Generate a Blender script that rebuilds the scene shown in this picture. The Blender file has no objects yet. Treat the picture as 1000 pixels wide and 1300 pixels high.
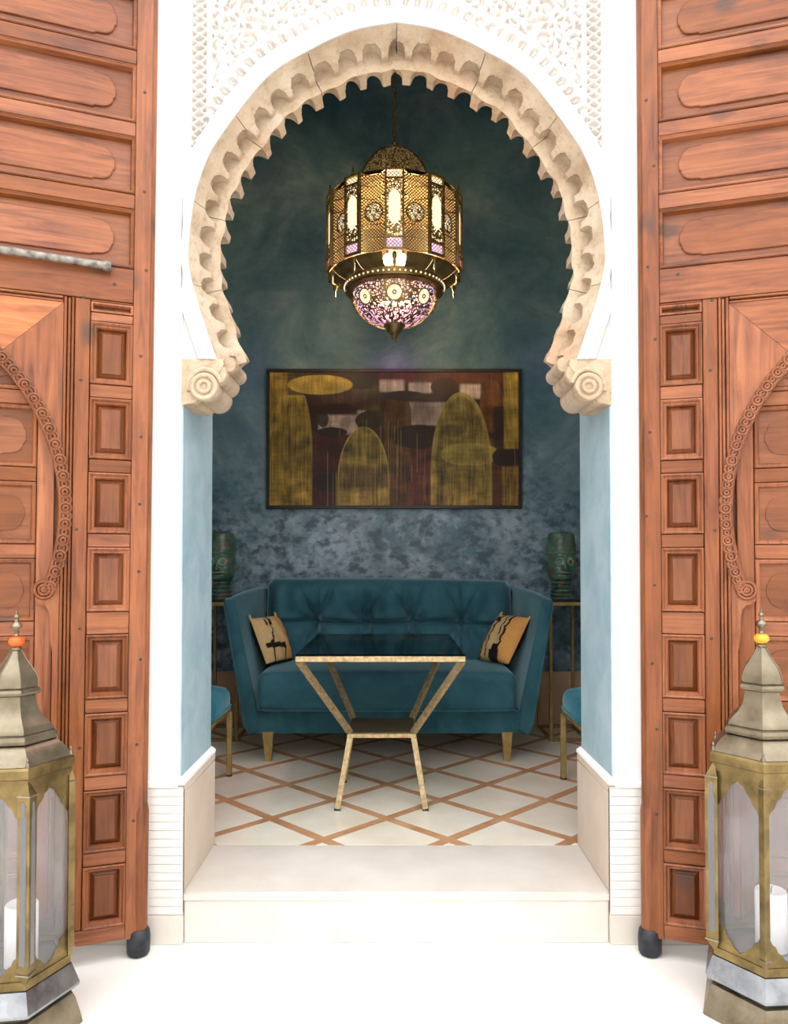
import bpy, bmesh, math, random
import numpy as np
from mathutils import Vector, Matrix

# ------------------------------------------------------------------ camera, sky, exposure
scn = bpy.context.scene
col = scn.collection
PITCH = math.radians(1.2)
FPX = 950.0
CAM_Z = 1.153
cam_data = bpy.data.cameras.new('camera')
cam = bpy.data.objects.new('camera', cam_data)
col.objects.link(cam)
cam.location = (0, 0, CAM_Z)
cam.rotation_euler = (math.pi/2 + PITCH, 0, 0)
cam_data.sensor_fit = 'VERTICAL'
cam_data.sensor_height = 36.0
cam_data.lens = FPX/1300*36.0
cam_data.shift_y = (65 - FPX*math.tan(PITCH))/1300
cam_data.clip_start = 0.05
scn.camera = cam

world = bpy.data.worlds.new('overcast_sky')
scn.world = world
world.use_nodes = True
bg = world.node_tree.nodes['Background']
bg.inputs[0].default_value = (0.97, 0.98, 1.0, 1)
bg.inputs[1].default_value = 4.5

scn.view_settings.view_transform = 'Standard'
scn.view_settings.look = 'None'
scn.view_settings.gamma = 1.0
scn.view_settings.use_curve_mapping = False
scn.view_settings.exposure = 0.0

R = math.radians
rng = random.Random(7)

# ------------------------------------------------------------------ materials
def lin(r, g, b):
    f = lambda c: (c/255/12.92 if c/255 <= 0.04045 else ((c/255+0.055)/1.055)**2.4)
    return (f(r), f(g), f(b), 1.0)

class NT:
    def __init__(s, name):
        s.m = bpy.data.materials.new(name); s.m.use_nodes = True
        s.t = s.m.node_tree; s.n = s.t.nodes; s.l = s.t.links
        s.p = s.n['Principled BSDF']; s.out = s.n['Material Output']
    def node(s, ty, **kw):
        nd = s.n.new(ty)
        for k, v in kw.items(): setattr(nd, k, v)
        return nd
    def link(s, a, b): s.l.new(a, b)
    def set(s, **kw):
        for k, v in kw.items():
            s.p.inputs[k.replace('_', ' ')].default_value = v
    def coord(s, scale=(1, 1, 1), which='Object', rot=(0, 0, 0)):
        tc = s.node('ShaderNodeTexCoord'); mp = s.node('ShaderNodeMapping')
        mp.inputs['Scale'].default_value = scale; mp.inputs['Rotation'].default_value = rot
        s.link(tc.outputs[which], mp.inputs['Vector'])
        return mp.outputs['Vector']
    def noise(s, vec, scale, detail=4, rough=0.55, dist=0.0):
        nd = s.node('ShaderNodeTexNoise')
        nd.inputs['Scale'].default_value = scale; nd.inputs['Detail'].default_value = detail
        nd.inputs['Roughness'].default_value = rough; nd.inputs['Distortion'].default_value = dist
        s.link(vec, nd.inputs['Vector']); return nd.outputs['Fac']
    def voro(s, vec, scale, feature='F1', out='Distance', rnd=1.0):
        nd = s.node('ShaderNodeTexVoronoi', feature=feature)
        nd.inputs['Scale'].default_value = scale; nd.inputs['Randomness'].default_value = rnd
        s.link(vec, nd.inputs['Vector']); return nd.outputs[out]
    def ramp(s, fac, stops, interp='LINEAR'):
        nd = s.node('ShaderNodeValToRGB'); cr = nd.color_ramp; cr.interpolation = interp
        while len(cr.elements) < len(stops): cr.elements.new(0.5)
        for e, (p, c) in zip(cr.elements, stops):
            e.position = p; e.color = c if len(c) == 4 else (*c, 1)
        s.link(fac, nd.inputs['Fac']); return nd.outputs['Color']
    def mix(s, fac, a, b, mode='MIX'):
        nd = s.node('ShaderNodeMix', data_type='RGBA', blend_type=mode)
        for sock, v in ((nd.inputs[0], fac), (nd.inputs[6], a), (nd.inputs[7], b)):
            if isinstance(v, (int, float)): sock.default_value = v
            elif isinstance(v, tuple): sock.default_value = v if len(v) == 4 else (*v, 1)
            else: s.link(v, sock)
        return nd.outputs[2]
    def math(s, op, a, b=None, c=None):
        nd = s.node('ShaderNodeMath', operation=op)
        for i, v in enumerate((a, b, c)):
            if v is None: continue
            if isinstance(v, (int, float)): nd.inputs[i].default_value = v
            else: s.link(v, nd.inputs[i])
        return nd.outputs[0]
    def bump(s, h, strength=0.3, dist=0.01):
        nd = s.node('ShaderNodeBump'); nd.inputs['Strength'].default_value = strength
        nd.inputs['Distance'].default_value = dist
        s.link(h, nd.inputs['Height']); s.link(nd.outputs[0], s.p.inputs['Normal'])
    def color(s, c): s.link(c, s.p.inputs['Base Color'])

def m_mottle(name, c1, c2, scale, rough=0.8, bump=0.2, bscale=40, bd=0.004, metallic=0.0, spec=0.4):
    t = NT(name); v = t.coord()
    t.color(t.ramp(t.noise(v, scale, 5), [(0.3, c1), (0.7, c2)]))
    t.set(Roughness=rough, Metallic=metallic); t.p.inputs['Specular IOR Level'].default_value = spec
    t.bump(t.noise(v, bscale, 5), bump, bd)
    return t.m

M = {}
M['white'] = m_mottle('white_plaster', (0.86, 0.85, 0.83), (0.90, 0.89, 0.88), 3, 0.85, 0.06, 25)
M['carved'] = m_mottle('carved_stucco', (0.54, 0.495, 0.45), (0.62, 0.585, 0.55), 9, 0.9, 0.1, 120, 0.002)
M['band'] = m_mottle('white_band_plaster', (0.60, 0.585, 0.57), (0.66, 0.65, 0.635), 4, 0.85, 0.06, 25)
M['pave'] = m_mottle('pale_tadelakt_paving', (0.80, 0.76, 0.70), (0.87, 0.845, 0.80), 2.2, 0.55, 0.05, 14)
M['step'] = m_mottle('beige_limestone', (0.57, 0.515, 0.45), (0.66, 0.615, 0.555), 5, 0.5, 0.05, 30)
M['plinth'] = m_mottle('sand_stone_slab', (0.58, 0.47, 0.37), (0.66, 0.56, 0.46), 6, 0.55, 0.06, 50)
M['plinth_tile'] = m_mottle('cream_plinth_tile', (0.68, 0.65, 0.61), (0.74, 0.72, 0.69), 14, 0.6, 0.05, 60)
M['floor_tile'] = m_mottle('cream_floor_tile', (0.78, 0.68, 0.53), (0.90, 0.84, 0.73), 5, 0.32, 0.03, 30)
M['strip'] = m_mottle('terracotta_strip', (0.46, 0.22, 0.095), (0.66, 0.38, 0.21), 9, 0.4, 0.05, 60)
M['grout'] = m_mottle('grout', (0.55, 0.47, 0.38), (0.6, 0.52, 0.43), 20, 0.9)
M['skirting'] = m_mottle('sand_skirting', (0.48, 0.33, 0.22), (0.56, 0.40, 0.28), 5, 0.6)
M['ceiling'] = m_mottle('dark_teal_ceiling', (0.03, 0.08, 0.10), (0.05, 0.11, 0.14), 2, 0.8)
M['iron'] = m_mottle('blackened_iron', (0.02, 0.022, 0.027), (0.06, 0.065, 0.075), 30, 0.45, 0.2, 60, 0.003, 0.6)
M['steel'] = m_mottle('worn_bolt_metal', (0.05, 0.035, 0.025), (0.34, 0.31, 0.27), 38, 0.5, 0.3, 90, 0.003, 0.55)
M['black'] = m_mottle('black_lacquer', (0.012, 0.011, 0.010), (0.02, 0.018, 0.016), 20, 0.4, 0.0)

def m_stone():
    t = NT('carved_sandstone'); v = t.coord()
    a = t.ramp(t.noise(v, 7, 6, 0.6), [(0.28, (0.33, 0.22, 0.13)), (0.46, (0.49, 0.37, 0.25)), (0.72, (0.64, 0.52, 0.39))])
    red = t.ramp(t.noise(v, 2.6, 3, 0.5), [(0.56, (0, 0, 0)), (0.72, (1, 1, 1))])
    c = t.mix(red, a, (0.50, 0.25, 0.13), 'MIX')
    c = t.mix(0.6, a, c)
    t.color(c); t.set(Roughness=0.9)
    pit = t.ramp(t.noise(v, 38, 5, 0.7), [(0.36, (1, 1, 1)), (0.48, (0, 0, 0))])
    t.color(t.mix(t.math('MULTIPLY', pit, 0.35), c, (0.25, 0.16, 0.09)))
    t.bump(t.noise(v, 45, 7, 0.7), 0.8, 0.010)
    return t.m
M['stone'] = m_stone()

def m_wood(name, horizontal=False, dark=1.0):
    t = NT(name)
    v = t.coord((1.2, 6, 14) if horizontal else (14, 6, 1.2))
    g = t.noise(v, 3.0, 8, 0.62, 1.2)
    vo = t.coord()
    blot = t.noise(vo, 3.3, 4, 0.6, 0.4)
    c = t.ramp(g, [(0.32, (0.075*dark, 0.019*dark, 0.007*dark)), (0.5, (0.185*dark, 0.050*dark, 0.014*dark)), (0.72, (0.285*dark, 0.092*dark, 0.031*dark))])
    c2 = t.mix(t.ramp(blot, [(0.35, (0, 0, 0)), (0.7, (1, 1, 1))]), c, t.mix(0.5, c, (0.34*dark, 0.105*dark, 0.020*dark)))
    oi = t.node('ShaderNodeObjectInfo')
    hs = t.node('ShaderNodeHueSaturation')
    hs.inputs['Hue'].default_value = 0.5
    t.link(c2, hs.inputs['Color'])
    t.link(t.math('MULTIPLY_ADD', oi.outputs['Random'], 0.5, 0.75), hs.inputs['Value'])
    t.link(t.math('MULTIPLY_ADD', oi.outputs['Random'], -0.10, 1.03), hs.inputs['Saturation'])
    k = t.voro(t.coord((5, 5, 3.2) if not horizontal else (3.2, 5, 5)), 1.15)
    wob = t.math('ADD', k, t.math('MULTIPLY', t.math('SUBTRACT', t.noise(vo, 30, 3), 0.5), 0.10))
    knot = t.ramp(wob, [(0.09, (1, 1, 1)), (0.19, (0, 0, 0))])
    c3 = t.mix(t.math('MULTIPLY', knot, 0.75), hs.outputs[0], (0.06, 0.03, 0.02))
    fine = t.noise(t.coord((3, 30, 120) if horizontal else (120, 30, 3)), 1.0, 5, 0.7)
    c4 = t.mix(t.ramp(fine, [(0.52, (0, 0, 0)), (0.74, (0.7, 0.7, 0.7))]), c3, (0.13, 0.035, 0.015))
    t.color(c4)
    t.link(t.math('MULTIPLY_ADD', g, 0.25, 0.30), t.p.inputs['Roughness'])
    t.p.inputs['Specular IOR Level'].default_value = 0.4
    t.bump(t.math('ADD', fine, g), 0.18, 0.003)
    return t.m
M['wood'] = m_wood('cedar_vertical_grain')
M['woodh'] = m_wood('cedar_horizontal_grain', True)
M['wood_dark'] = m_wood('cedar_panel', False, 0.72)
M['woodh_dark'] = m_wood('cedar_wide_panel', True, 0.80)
M['wood_pale'] = m_wood('pale_cedar_board', True, 1.9)
M['wood_carve'] = m_wood('cedar_carved', False, 0.85)

def m_blue(name, stops, patches, bumps=0.25):
    t = NT(name); v = t.coord()
    big = t.noise(v, 1.3, 5, 0.6, 0.5)
    c = t.ramp(big, stops)
    mid = t.noise(v, 7, 7, 0.66, 0.4)
    c = t.mix(t.ramp(mid, [(0.38, (0, 0, 0)), (0.62, (0.55, 0.55, 0.55))]), c, patches)
    t.color(c); t.set(Roughness=0.55); t.p.inputs['Specular IOR Level'].default_value = 0.35
    t.bump(t.noise(v, 18, 6, 0.6), bumps, 0.004)
    return t.m
M['jamb'] = m_blue('pale_blue_tadelakt', [(0.3, (0.25, 0.385, 0.45)), (0.7, (0.35, 0.48, 0.53))], (0.46, 0.58, 0.62), 0.12)

def m_backwall():
    t = NT('mottled_teal_tadelakt'); v = t.coord()
    geo = t.node('ShaderNodeTexCoord'); sp = t.node('ShaderNodeSeparateXYZ'); t.link(geo.outputs['Object'], sp.inputs[0])
    big = t.noise(v, 2.0, 7, 0.66, 0.5)
    c = t.ramp(big, [(0.32, (0.055, 0.135, 0.180)), (0.50, (0.120, 0.215, 0.260)), (0.66, (0.255, 0.335, 0.36))])
    # worn, washed patches in a belt between the sofa and the picture
    belt = t.node('ShaderNodeMapRange'); belt.inputs[1].default_value = 1.9; belt.inputs[2].default_value = 1.35
    t.link(t.math('ADD', sp.outputs['Z'], t.math('MULTIPLY_ADD', t.noise(v, 2.2, 3), 0.8, -0.4)), belt.inputs[0])
    mott = t.math('MULTIPLY_ADD', t.noise(v, 4.0, 3, 0.5, 0.3), 0.45, t.math('MULTIPLY', t.noise(v, 15, 9, 0.66, 0.2), 0.6))
    pale = t.math('MULTIPLY', t.ramp(mott, [(0.47, (0, 0, 0)), (0.62, (1, 1, 1))]), belt.outputs[0])
    c = t.mix(t.math('MULTIPLY', pale, 0.75), c, (0.36, 0.46, 0.545))
    mott2 = t.noise(t.coord((1, 1, 1.3), rot=(0, 0.4, 0)), 12, 9, 0.66)
    dark = t.math('MULTIPLY', t.ramp(mott2, [(0.47, (0, 0, 0)), (0.60, (1, 1, 1))]), t.math('MULTIPLY_ADD', belt.outputs[0], 0.70, 0.18))
    c = t.mix(dark, c, (0.030, 0.065, 0.085))
    t.color(c); t.set(Roughness=0.42); t.p.inputs['Specular IOR Level'].default_value = 0.45
    t.bump(t.noise(v, 12, 6, 0.6), 0.2, 0.006)
    return t.m
M['backwall'] = m_backwall()

def m_velvet(name, c1, c2, sheen=0.5):
    t = NT(name); v = t.coord()
    t.color(t.ramp(t.noise(v, 6, 5, 0.6, 0.6), [(0.3, c1), (0.72, c2)]))
    t.set(Roughness=0.85)
    t.p.inputs['Sheen Weight'].default_value = sheen
    t.p.inputs['Sheen Roughness'].default_value = 0.3
    t.p.inputs['Sheen Tint'].default_value = (0.45, 0.72, 0.80, 1)
    t.p.inputs['Specular IOR Level'].default_value = 0.2
    t.bump(t.noise(v, 260, 2), 0.08, 0.001)
    return t.m
M['velvet'] = m_velvet('teal_velvet', (0.014, 0.060, 0.082), (0.036, 0.120, 0.150), 1.0)
M['velvet_chair'] = m_velvet('bright_teal_velvet', (0.012, 0.13, 0.18), (0.035, 0.21, 0.27), 0.7)

def m_brass(name, c1, c2, rough=0.38, scale=18, metallic=0.9):
    t = NT(name); v = t.coord()
    n = t.noise(v, scale, 6, 0.62)
    t.color(t.ramp(n, [(0.3, c1), (0.7, c2)])); t.set(Metallic=metallic)
    t.link(t.math('MULTIPLY_ADD', n, 0.35, rough-0.15), t.p.inputs['Roughness'])
    t.bump(t.noise(v, 70, 4), 0.12, 0.002)
    return t.m
M['gold'] = m_brass('hammered_gilt_metal', (0.24, 0.16, 0.07), (0.60, 0.46, 0.26), 0.45, 55, 0.55)
M['legs'] = m_brass('antique_gold_leg', (0.26, 0.175, 0.055), (0.44, 0.31, 0.115), 0.5, 30, 0.4)
M['shelf'] = m_brass('dark_bronze_plate', (0.09, 0.065, 0.03), (0.20, 0.14, 0.06), 0.5, 22, 0.6)
M['brass_pale'] = m_brass('pale_tarnished_brass', (0.13, 0.105, 0.065), (0.30, 0.255, 0.18), 0.36, 12, 0.85)
M['brass_yellow'] = m_brass('yellow_tarnished_brass', (0.075, 0.052, 0.02), (0.30, 0.215, 0.085), 0.40, 14, 0.8)
M['zinc'] = m_brass('polished_zinc_band', (0.18, 0.19, 0.21), (0.42, 0.44, 0.47), 0.22, 10, 0.95)
M['lamp_brass'] = m_brass('pierced_lamp_brass', (0.085, 0.055, 0.02), (0.24, 0.165, 0.06), 0.38, 20, 0.8)

def m_glass(name, tint, mixmin=0.04, rough=0.02, haze=0.0):
    t = NT(name)
    tr = t.node('ShaderNodeBsdfTransparent'); tr.inputs[0].default_value = (*tint, 1)
    gl = t.node('ShaderNodeBsdfGlossy'); gl.inputs[0].default_value = (0.9, 0.93, 0.95, 1); gl.inputs[1].default_value = rough
    lw = t.node('ShaderNodeLayerWeight'); lw.inputs[0].default_value = 0.5
    fr = t.math('MULTIPLY', t.math('POWER', lw.outputs['Facing'], 4.0), 0.75)
    mx = t.node('ShaderNodeMixShader')
    t.link(t.math('ADD', fr, mixmin), mx.inputs[0])
    t.link(tr.outputs[0], mx.inputs[1]); t.link(gl.outputs[0], mx.inputs[2])
    df = t.node('ShaderNodeBsdfDiffuse'); df.inputs[0].default_value = (0.62, 0.60, 0.60, 1)
    m2 = t.node('ShaderNodeMixShader'); m2.inputs[0].default_value = haze  # pale diffuse veil painted in as reflected haze
    t.link(mx.outputs[0], m2.inputs[1]); t.link(df.outputs[0], m2.inputs[2]); t.link(m2.outputs[0], t.out.inputs[0])
    return t.m
M['pane'] = m_glass('painted_haze_glass', (0.94, 0.94, 0.95), 0.05, 0.06, 0.05)  # diffuse share stands in for the courtyard reflected in the panes
M['post_pane'] = m_glass('grey_post_glass', (0.50, 0.50, 0.53), 0.06, 0.15, 0.14)
M['smoked'] = m_glass('smoked_glass', (0.36, 0.37, 0.37), 0.0, 0.03)

def m_simple(name, c, rough=0.5, emit=None, es=0, trans=0.0, metallic=0.0):
    t = NT(name); t.set(Roughness=rough, Metallic=metallic); t.p.inputs['Base Color'].default_value = (*c, 1)
    if emit:
        t.p.inputs['Emission Color'].default_value = (*emit, 1); t.p.inputs['Emission Strength'].default_value = es
    if trans: t.p.inputs['Transmission Weight'].default_value = trans
    return t.m
M['candle'] = m_simple('white_wax', (0.95, 0.945, 0.93), 0.5)
M['wick'] = m_simple('wick', (0.03, 0.03, 0.03), 0.9)
M['amber'] = m_simple('amber_resin', (0.75, 0.33, 0.02), 0.15)
M['coral'] = m_simple('orange_red_resin', (0.85, 0.10, 0.01), 0.15)
def m_lit(name, c, e, trans):
    """backlit thin glass: glows and lets part of the bulb light through"""
    t = NT(name); em = t.node('ShaderNodeEmission'); em.inputs[0].default_value = (*c, 1); em.inputs[1].default_value = e
    tr = t.node('ShaderNodeBsdfTransparent'); tr.inputs[0].default_value = (min(1, c[0]), min(1, c[1]*1.05), min(1, c[2]*1.2), 1)
    mx = t.node('ShaderNodeMixShader'); mx.inputs[0].default_value = trans
    t.link(em.outputs[0], mx.inputs[1]); t.link(tr.outputs[0], mx.inputs[2]); t.link(mx.outputs[0], t.out.inputs[0])
    return t.m
M['opal'] = m_lit('lit_opal_glass', (1.0, 0.80, 0.50), 1.9, 0.35)
M['lilac'] = m_lit('lit_lilac_glass', (0.95, 0.66, 0.85), 1.7, 0.45)
M['amberglow'] = m_lit('lit_honey_glass', (1.0, 0.72, 0.36), 0.6, 0.45)
M['dimglow'] = m_simple('faintly_lit_lining', (0.2, 0.14, 0.06), 0.5, (1.0, 0.62, 0.25), 0.22)
M['bulb'] = m_simple('lit_bulb', (1, 1, 1), 0.3, (1.0, 0.80, 0.50), 30)

def m_fret(name, kind):
    """brass sheet pierced with fine holes (holes are transparent)"""
    t = NT(name)
    t.set(Metallic=0.75, Roughness=0.4); t.p.inputs['Base Color'].default_value = (0.22, 0.15, 0.045, 1)
    tc = t.node('ShaderNodeTexCoord'); uv = tc.outputs['UV']
    if kind == 'lattice':
        sp = t.node('ShaderNodeSeparateXYZ'); t.link(uv, sp.inputs[0])
        k = math.pi/0.0135
        a = t.math('SINE', t.math('MULTIPLY', t.math('ADD', sp.outputs[0], sp.outputs[1]), k))
        b = t.math('SINE', t.math('MULTIPLY', t.math('SUBTRACT', sp.outputs[0], sp.outputs[1]), k))
        hole = t.math('GREATER_THAN', t.math('ABSOLUTE', t.math('MULTIPLY', a, b)), 0.52)
    else:
        vd = t.node('ShaderNodeTexVoronoi', feature='DISTANCE_TO_EDGE'); vd.inputs['Scale'].default_value = 78 if kind == 'bowl' else 95
        ns = t.node('ShaderNodeTexNoise'); ns.inputs['Scale'].default_value = 40
        mp = t.node('ShaderNodeMix', data_type='RGBA', blend_type='LINEAR_LIGHT'); mp.inputs[0].default_value = 0.012
        t.link(uv, ns.inputs['Vector']); t.link(uv, mp.inputs[6]); t.link(ns.outputs['Color'], mp.inputs[7])
        t.link(mp.outputs[2], vd.inputs['Vector'])
        hole = t.math('GREATER_THAN', vd.outputs['Distance'], 0.19 if kind == 'bowl' else 0.15)
    tr = t.node('ShaderNodeBsdfTransparent'); mx = t.node('ShaderNodeMixShader')
    t.link(hole, mx.inputs[0]); t.link(t.p.outputs[0], mx.inputs[1]); t.link(tr.outputs[0], mx.inputs[2])
    t.link(mx.outputs[0], t.out.inputs[0])
    return t.m
M['fret_lattice'] = m_fret('pierced_lattice_brass', 'lattice')
M['fret_scroll'] = m_fret('pierced_scroll_brass', 'scroll')
M['fret_bowl'] = m_fret('pierced_bowl_brass', 'bowl')

def m_attr(name, rough=0.6, noise=0.25, nscale=(60, 60, 6)):
    t = NT(name)
    at = t.node('ShaderNodeAttribute', attribute_name='paint')
    n = t.noise(t.coord(nscale), 1.0, 6, 0.65)
    c = t.mix(noise, at.outputs['Color'], t.ramp(n, [(0.3, (0.25, 0.25, 0.25)), (0.7, (1, 1, 1))]), 'MULTIPLY')
    t.color(c); t.set(Roughness=rough); t.p.inputs['Specular IOR Level'].default_value = 0.3
    t.bump(n, 0.1, 0.002)
    return t.m
M['canvas'] = m_attr('painted_canvas', 0.5, 0.15, (90, 10, 5))
M['kuba'] = m_attr('woven_raffia', 0.9, 0.35, (150, 150, 150))

def m_ceramic():
    t = NT('green_glazed_ceramic'); v = t.coord()
    c = t.ramp(t.noise(v, 14, 6, 0.65), [(0.3, (0.012, 0.040, 0.035)), (0.5, (0.045, 0.100, 0.070)), (0.7, (0.13, 0.18, 0.11))])
    r = t.ramp(t.noise(v, 22, 3, 0.5), [(0.60, (0, 0, 0)), (0.68, (1, 1, 1))])
    c = t.mix(t.math('MULTIPLY', r, 0.7), c, (0.20, 0.05, 0.03))
    at = t.node('ShaderNodeAttribute', attribute_name='paint')
    c = t.mix(1.0, c, at.outputs['Color'], 'MULTIPLY')
    t.color(c); t.set(Roughness=0.28)
    t.bump(t.voro(v, 75), 0.25, 0.004)
    return t.m
M['ceramic'] = m_ceramic()
M['nailhead'] = m_mottle('rusty_nail', (0.03, 0.018, 0.012), (0.08, 0.045, 0.03), 60, 0.6)
M['straw'] = m_mottle('straw_tuft', (0.40, 0.26, 0.10), (0.55, 0.38, 0.18), 60, 0.9)

# ------------------------------------------------------------------ mesh helpers
class MB:
    def __init__(s): s.v = []; s.f = []
    def add(s, vs, fs):
        o = len(s.v); s.v += [tuple(float(c) for c in p) for p in vs]; s.f += [tuple(i+o for i in f) for f in fs]; return s
    def box(s, x0, x1, y0, y1, z0, z1, b=0.0):
        if x0 > x1: x0, x1 = x1, x0
        if y0 > y1: y0, y1 = y1, y0
        if z0 > z1: z0, z1 = z1, z0
        if b <= 0:
            vs = [(x, y, z) for x in (x0, x1) for y in (y0, y1) for z in (z0, z1)]
            return s.add(vs, [(0, 1, 3, 2), (4, 6, 7, 5), (0, 4, 5, 1), (2, 3, 7, 6), (0, 2, 6, 4), (1, 5, 7, 3)])
        b = min(b, (x1-x0)*.49, (y1-y0)*.49, (z1-z0)*.49)
        bm = bmesh.new(); bmesh.ops.create_cube(bm, size=1.0)
        for v in bm.verts:
            v.co = (x0 if v.co.x < 0 else x1, y0 if v.co.y < 0 else y1, z0 if v.co.z < 0 else z1)
        bmesh.ops.bevel(bm, geom=bm.edges[:], offset=b, segments=1, affect='EDGES')
        bm.verts.index_update()
        s.add([v.co[:] for v in bm.verts], [[v.index for v in f.verts] for f in bm.faces]); bm.free(); return s
    def prism(s, poly, a0, a1, mp):
        """poly of (p,q), extruded from a0 to a1; mp(p,q,a)->xyz"""
        n = len(poly)
        vs = [mp(p, q, a0) for p, q in poly] + [mp(p, q, a1) for p, q in poly]
        fs = [tuple(range(n)), tuple(range(2*n-1, n-1, -1))] + [(i, (i+1) % n, n+(i+1) % n, n+i) for i in range(n)]
        return s.add(vs, fs)
    def rings(s, rings, cap=True, closed=True, loop=False):
        n = len(rings[0]); vs = [p for r in rings for p in r]; fs = []
        m = len(rings)
        for i in range(m if loop else m-1):
            j = (i+1) % m
            for k in range(n if closed else n-1):
                k2 = (k+1) % n
                fs.append((i*n+k, i*n+k2, j*n+k2, j*n+k))
        if cap and not loop and closed:
            fs.append(tuple(range(n))); fs.append(tuple(range((m-1)*n+n-1, (m-1)*n-1, -1)))
        return s.add(vs, fs)
    def tube(s, pts, r, n=8, cap=True, loop=False, square=False, up=None):
        P = [Vector(p) for p in pts]; m = len(P); rr = []
        rad = r if isinstance(r, (list, tuple)) else [r]*m
        if square: n = 4
        prev = None
        for i in range(m):
            if loop: t = (P[(i+1) % m]-P[i-1])
            else: t = P[min(i+1, m-1)]-P[max(i-1, 0)]
            t.normalize()
            a = prev if prev is not None else (Vector(up) if up else (Vector((0, 0, 1)) if abs(t.z) < 0.9 else Vector((1, 0, 0))))
            a = (a - t*a.dot(t)).normalized(); b = t.cross(a); prev = a
            off = math.pi/4 if square else 0
            k = rad[i]*(1.4142 if square else 1)
            rr.append([tuple(P[i]+a*math.cos(off+2*math.pi*j/n)*k+b*math.sin(off+2*math.pi*j/n)*k) for j in range(n)])
        return s.rings(rr, cap=cap, loop=loop)
    def lathe(s, prof, n=24, c=(0, 0, 0), ph=0.0, cap=True):
        return s.rings([[(c[0]+r*math.cos(ph+2*math.pi*k/n), c[1]+r*math.sin(ph+2*math.pi*k/n), c[2]+z) for k in range(n)] for r, z in prof], cap=cap)
    def sphere(s, c, r, n=12, m=8, sc=(1, 1, 1)):
        return s.rings([[(c[0]+r*sc[0]*math.sin(math.pi*i/m)*math.cos(2*math.pi*k/n), c[1]+r*sc[1]*math.sin(math.pi*i/m)*math.sin(2*math.pi*k/n), c[2]-r*sc[2]*math.cos(math.pi*i/m)) for k in range(n)]
                        for i in [0.04]+list(range(1, m))+[m-0.04]])
    def mesh(s, name, mat, sharp=38, uv=None, smooth=True, recalc=True):
        me = bpy.data.meshes.new(name)
        me.from_pydata(s.v, [], s.f)
        if recalc:
            bm = bmesh.new(); bm.from_mesh(me); bmesh.ops.recalc_face_normals(bm, faces=bm.faces[:]); bm.to_mesh(me); bm.free()
        if smooth:
            me.polygons.foreach_set('use_smooth', [True]*len(me.polygons)); me.set_sharp_from_angle(angle=R(sharp))
        if uv:
            lay = me.uv_layers.new(name='uv')
            for lp in me.loops: lay.data[lp.index].uv = uv(me.vertices[lp.vertex_index].co)
        me.materials.append(M[mat]); me.update()
        return me
    def build(s, name, mat, parent=None, **kw):
        return link(name, s.mesh(name, mat, **kw), parent)

def link(name, me, parent=None, loc=None, rot=None):
    o = bpy.data.objects.new(name, me); col.objects.link(o)
    if parent is not None: o.parent = parent
    if loc: o.location = loc
    if rot: o.rotation_euler = rot
    return o
def tag(o, label=None, cat=None, group=None, kind=None):
    if label: o['label'] = label
    if cat: o['category'] = cat
    if group: o['group'] = group
    if kind: o['kind'] = kind
    return o
def empty(name, loc=(0, 0, 0), rz=0, label=None, cat=None, group=None, kind=None):
    o = bpy.data.objects.new(name, None); col.objects.link(o); o.empty_display_size = 0.1
    o.location = loc; o.rotation_euler = (0, 0, rz)
    return tag(o, label, cat, group, kind)
def copy_tree(o, parent=None):
    c = o.copy(); col.objects.link(c); c.parent = parent
    for k in [x for x in bpy.data.objects if x.parent is o]: copy_tree(k, c)
    return c
def paint(me, cols):
    at = me.color_attributes.new('paint', 'FLOAT_COLOR', 'POINT')
    at.data.foreach_set('color', np.asarray(cols, dtype=np.float32).ravel())
def catmull(pts, n):
    P = [pts[0]]+list(pts)+[pts[-1]]; out = []
    seg = len(pts)-1
    for i in range(seg):
        p0, p1, p2, p3 = [np.array(P[i+k], float) for k in range(4)]
        for j in range(n):
            t = j/n
            out.append(0.5*((2*p1)+(-p0+p2)*t+(2*p0-5*p1+4*p2-p3)*t*t+(-p0+3*p1-3*p2+p3)*t**3))
    out.append(np.array(pts[-1], float))
    return np.array(out)

# ------------------------------------------------------------------ the setting
YF, YR, YB = 2.30, 2.675, 4.657          # wall face, back of the opening, back wall
XL, XR, CX = -0.655, 0.670, 0.0085       # the opening
ZA = 0.153                               # floor of the alcove
XS = 1.27                                # side walls of the alcove
ZC = 4.65                                # ceiling of the alcove

o = MB().box(-9, 9, -9, YF+0.02, -0.2, 0.0).build('floor_courtyard', 'pave')
tag(o, 'pale cream polished floor of the courtyard before the step', 'floor', kind='structure')

# unseen courtyard walls behind and beside the camera, added so daylight falls from above
for nm, bx in (('courtyard_back', (-5.2, 5.2, -5.2, -5.0, 0, 5.6)), ('courtyard_left', (-5.2, -5.0, -5.0, YF, 0, 5.6)), ('courtyard_right', (5.0, 5.2, -5.0, YF, 0, 5.6))):
    o = MB().box(*bx).build('wall_'+nm, 'white'); tag(o, 'unseen white plaster courtyard wall added to shape the daylight, %s' % {'b': 'behind the viewer', 'l': 'far to the left', 'r': 'far to the right'}[nm[10]], 'wall', kind='structure')

wf = empty('wall_front', (0, YF, 0), label='white plaster wall with carved panel around the horseshoe arch', cat='wall', kind='structure')
wf.location = (0, 0, 0)
MB().box(-6, XL, YF, YR, 0, 5.2).build('pier', 'white', wf)
MB().box(XR, 6, YF, YR, 0, 5.2).build('pier', 'white', wf)
b = MB().box(XL, XR, YF, YR, 3.12, 5.2); b.box(XL, XR, 2.476, YR, 2.98, 3.12)
b.build('lintel', 'white', wf)
for x0, x1 in ((XL, XL+0.004), (XR-0.004, XR)):
    MB().box(x0, x1, YF+0.004, YR, 0.492, 1.70).build('jamb_plaster', 'jamb', wf)
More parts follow.
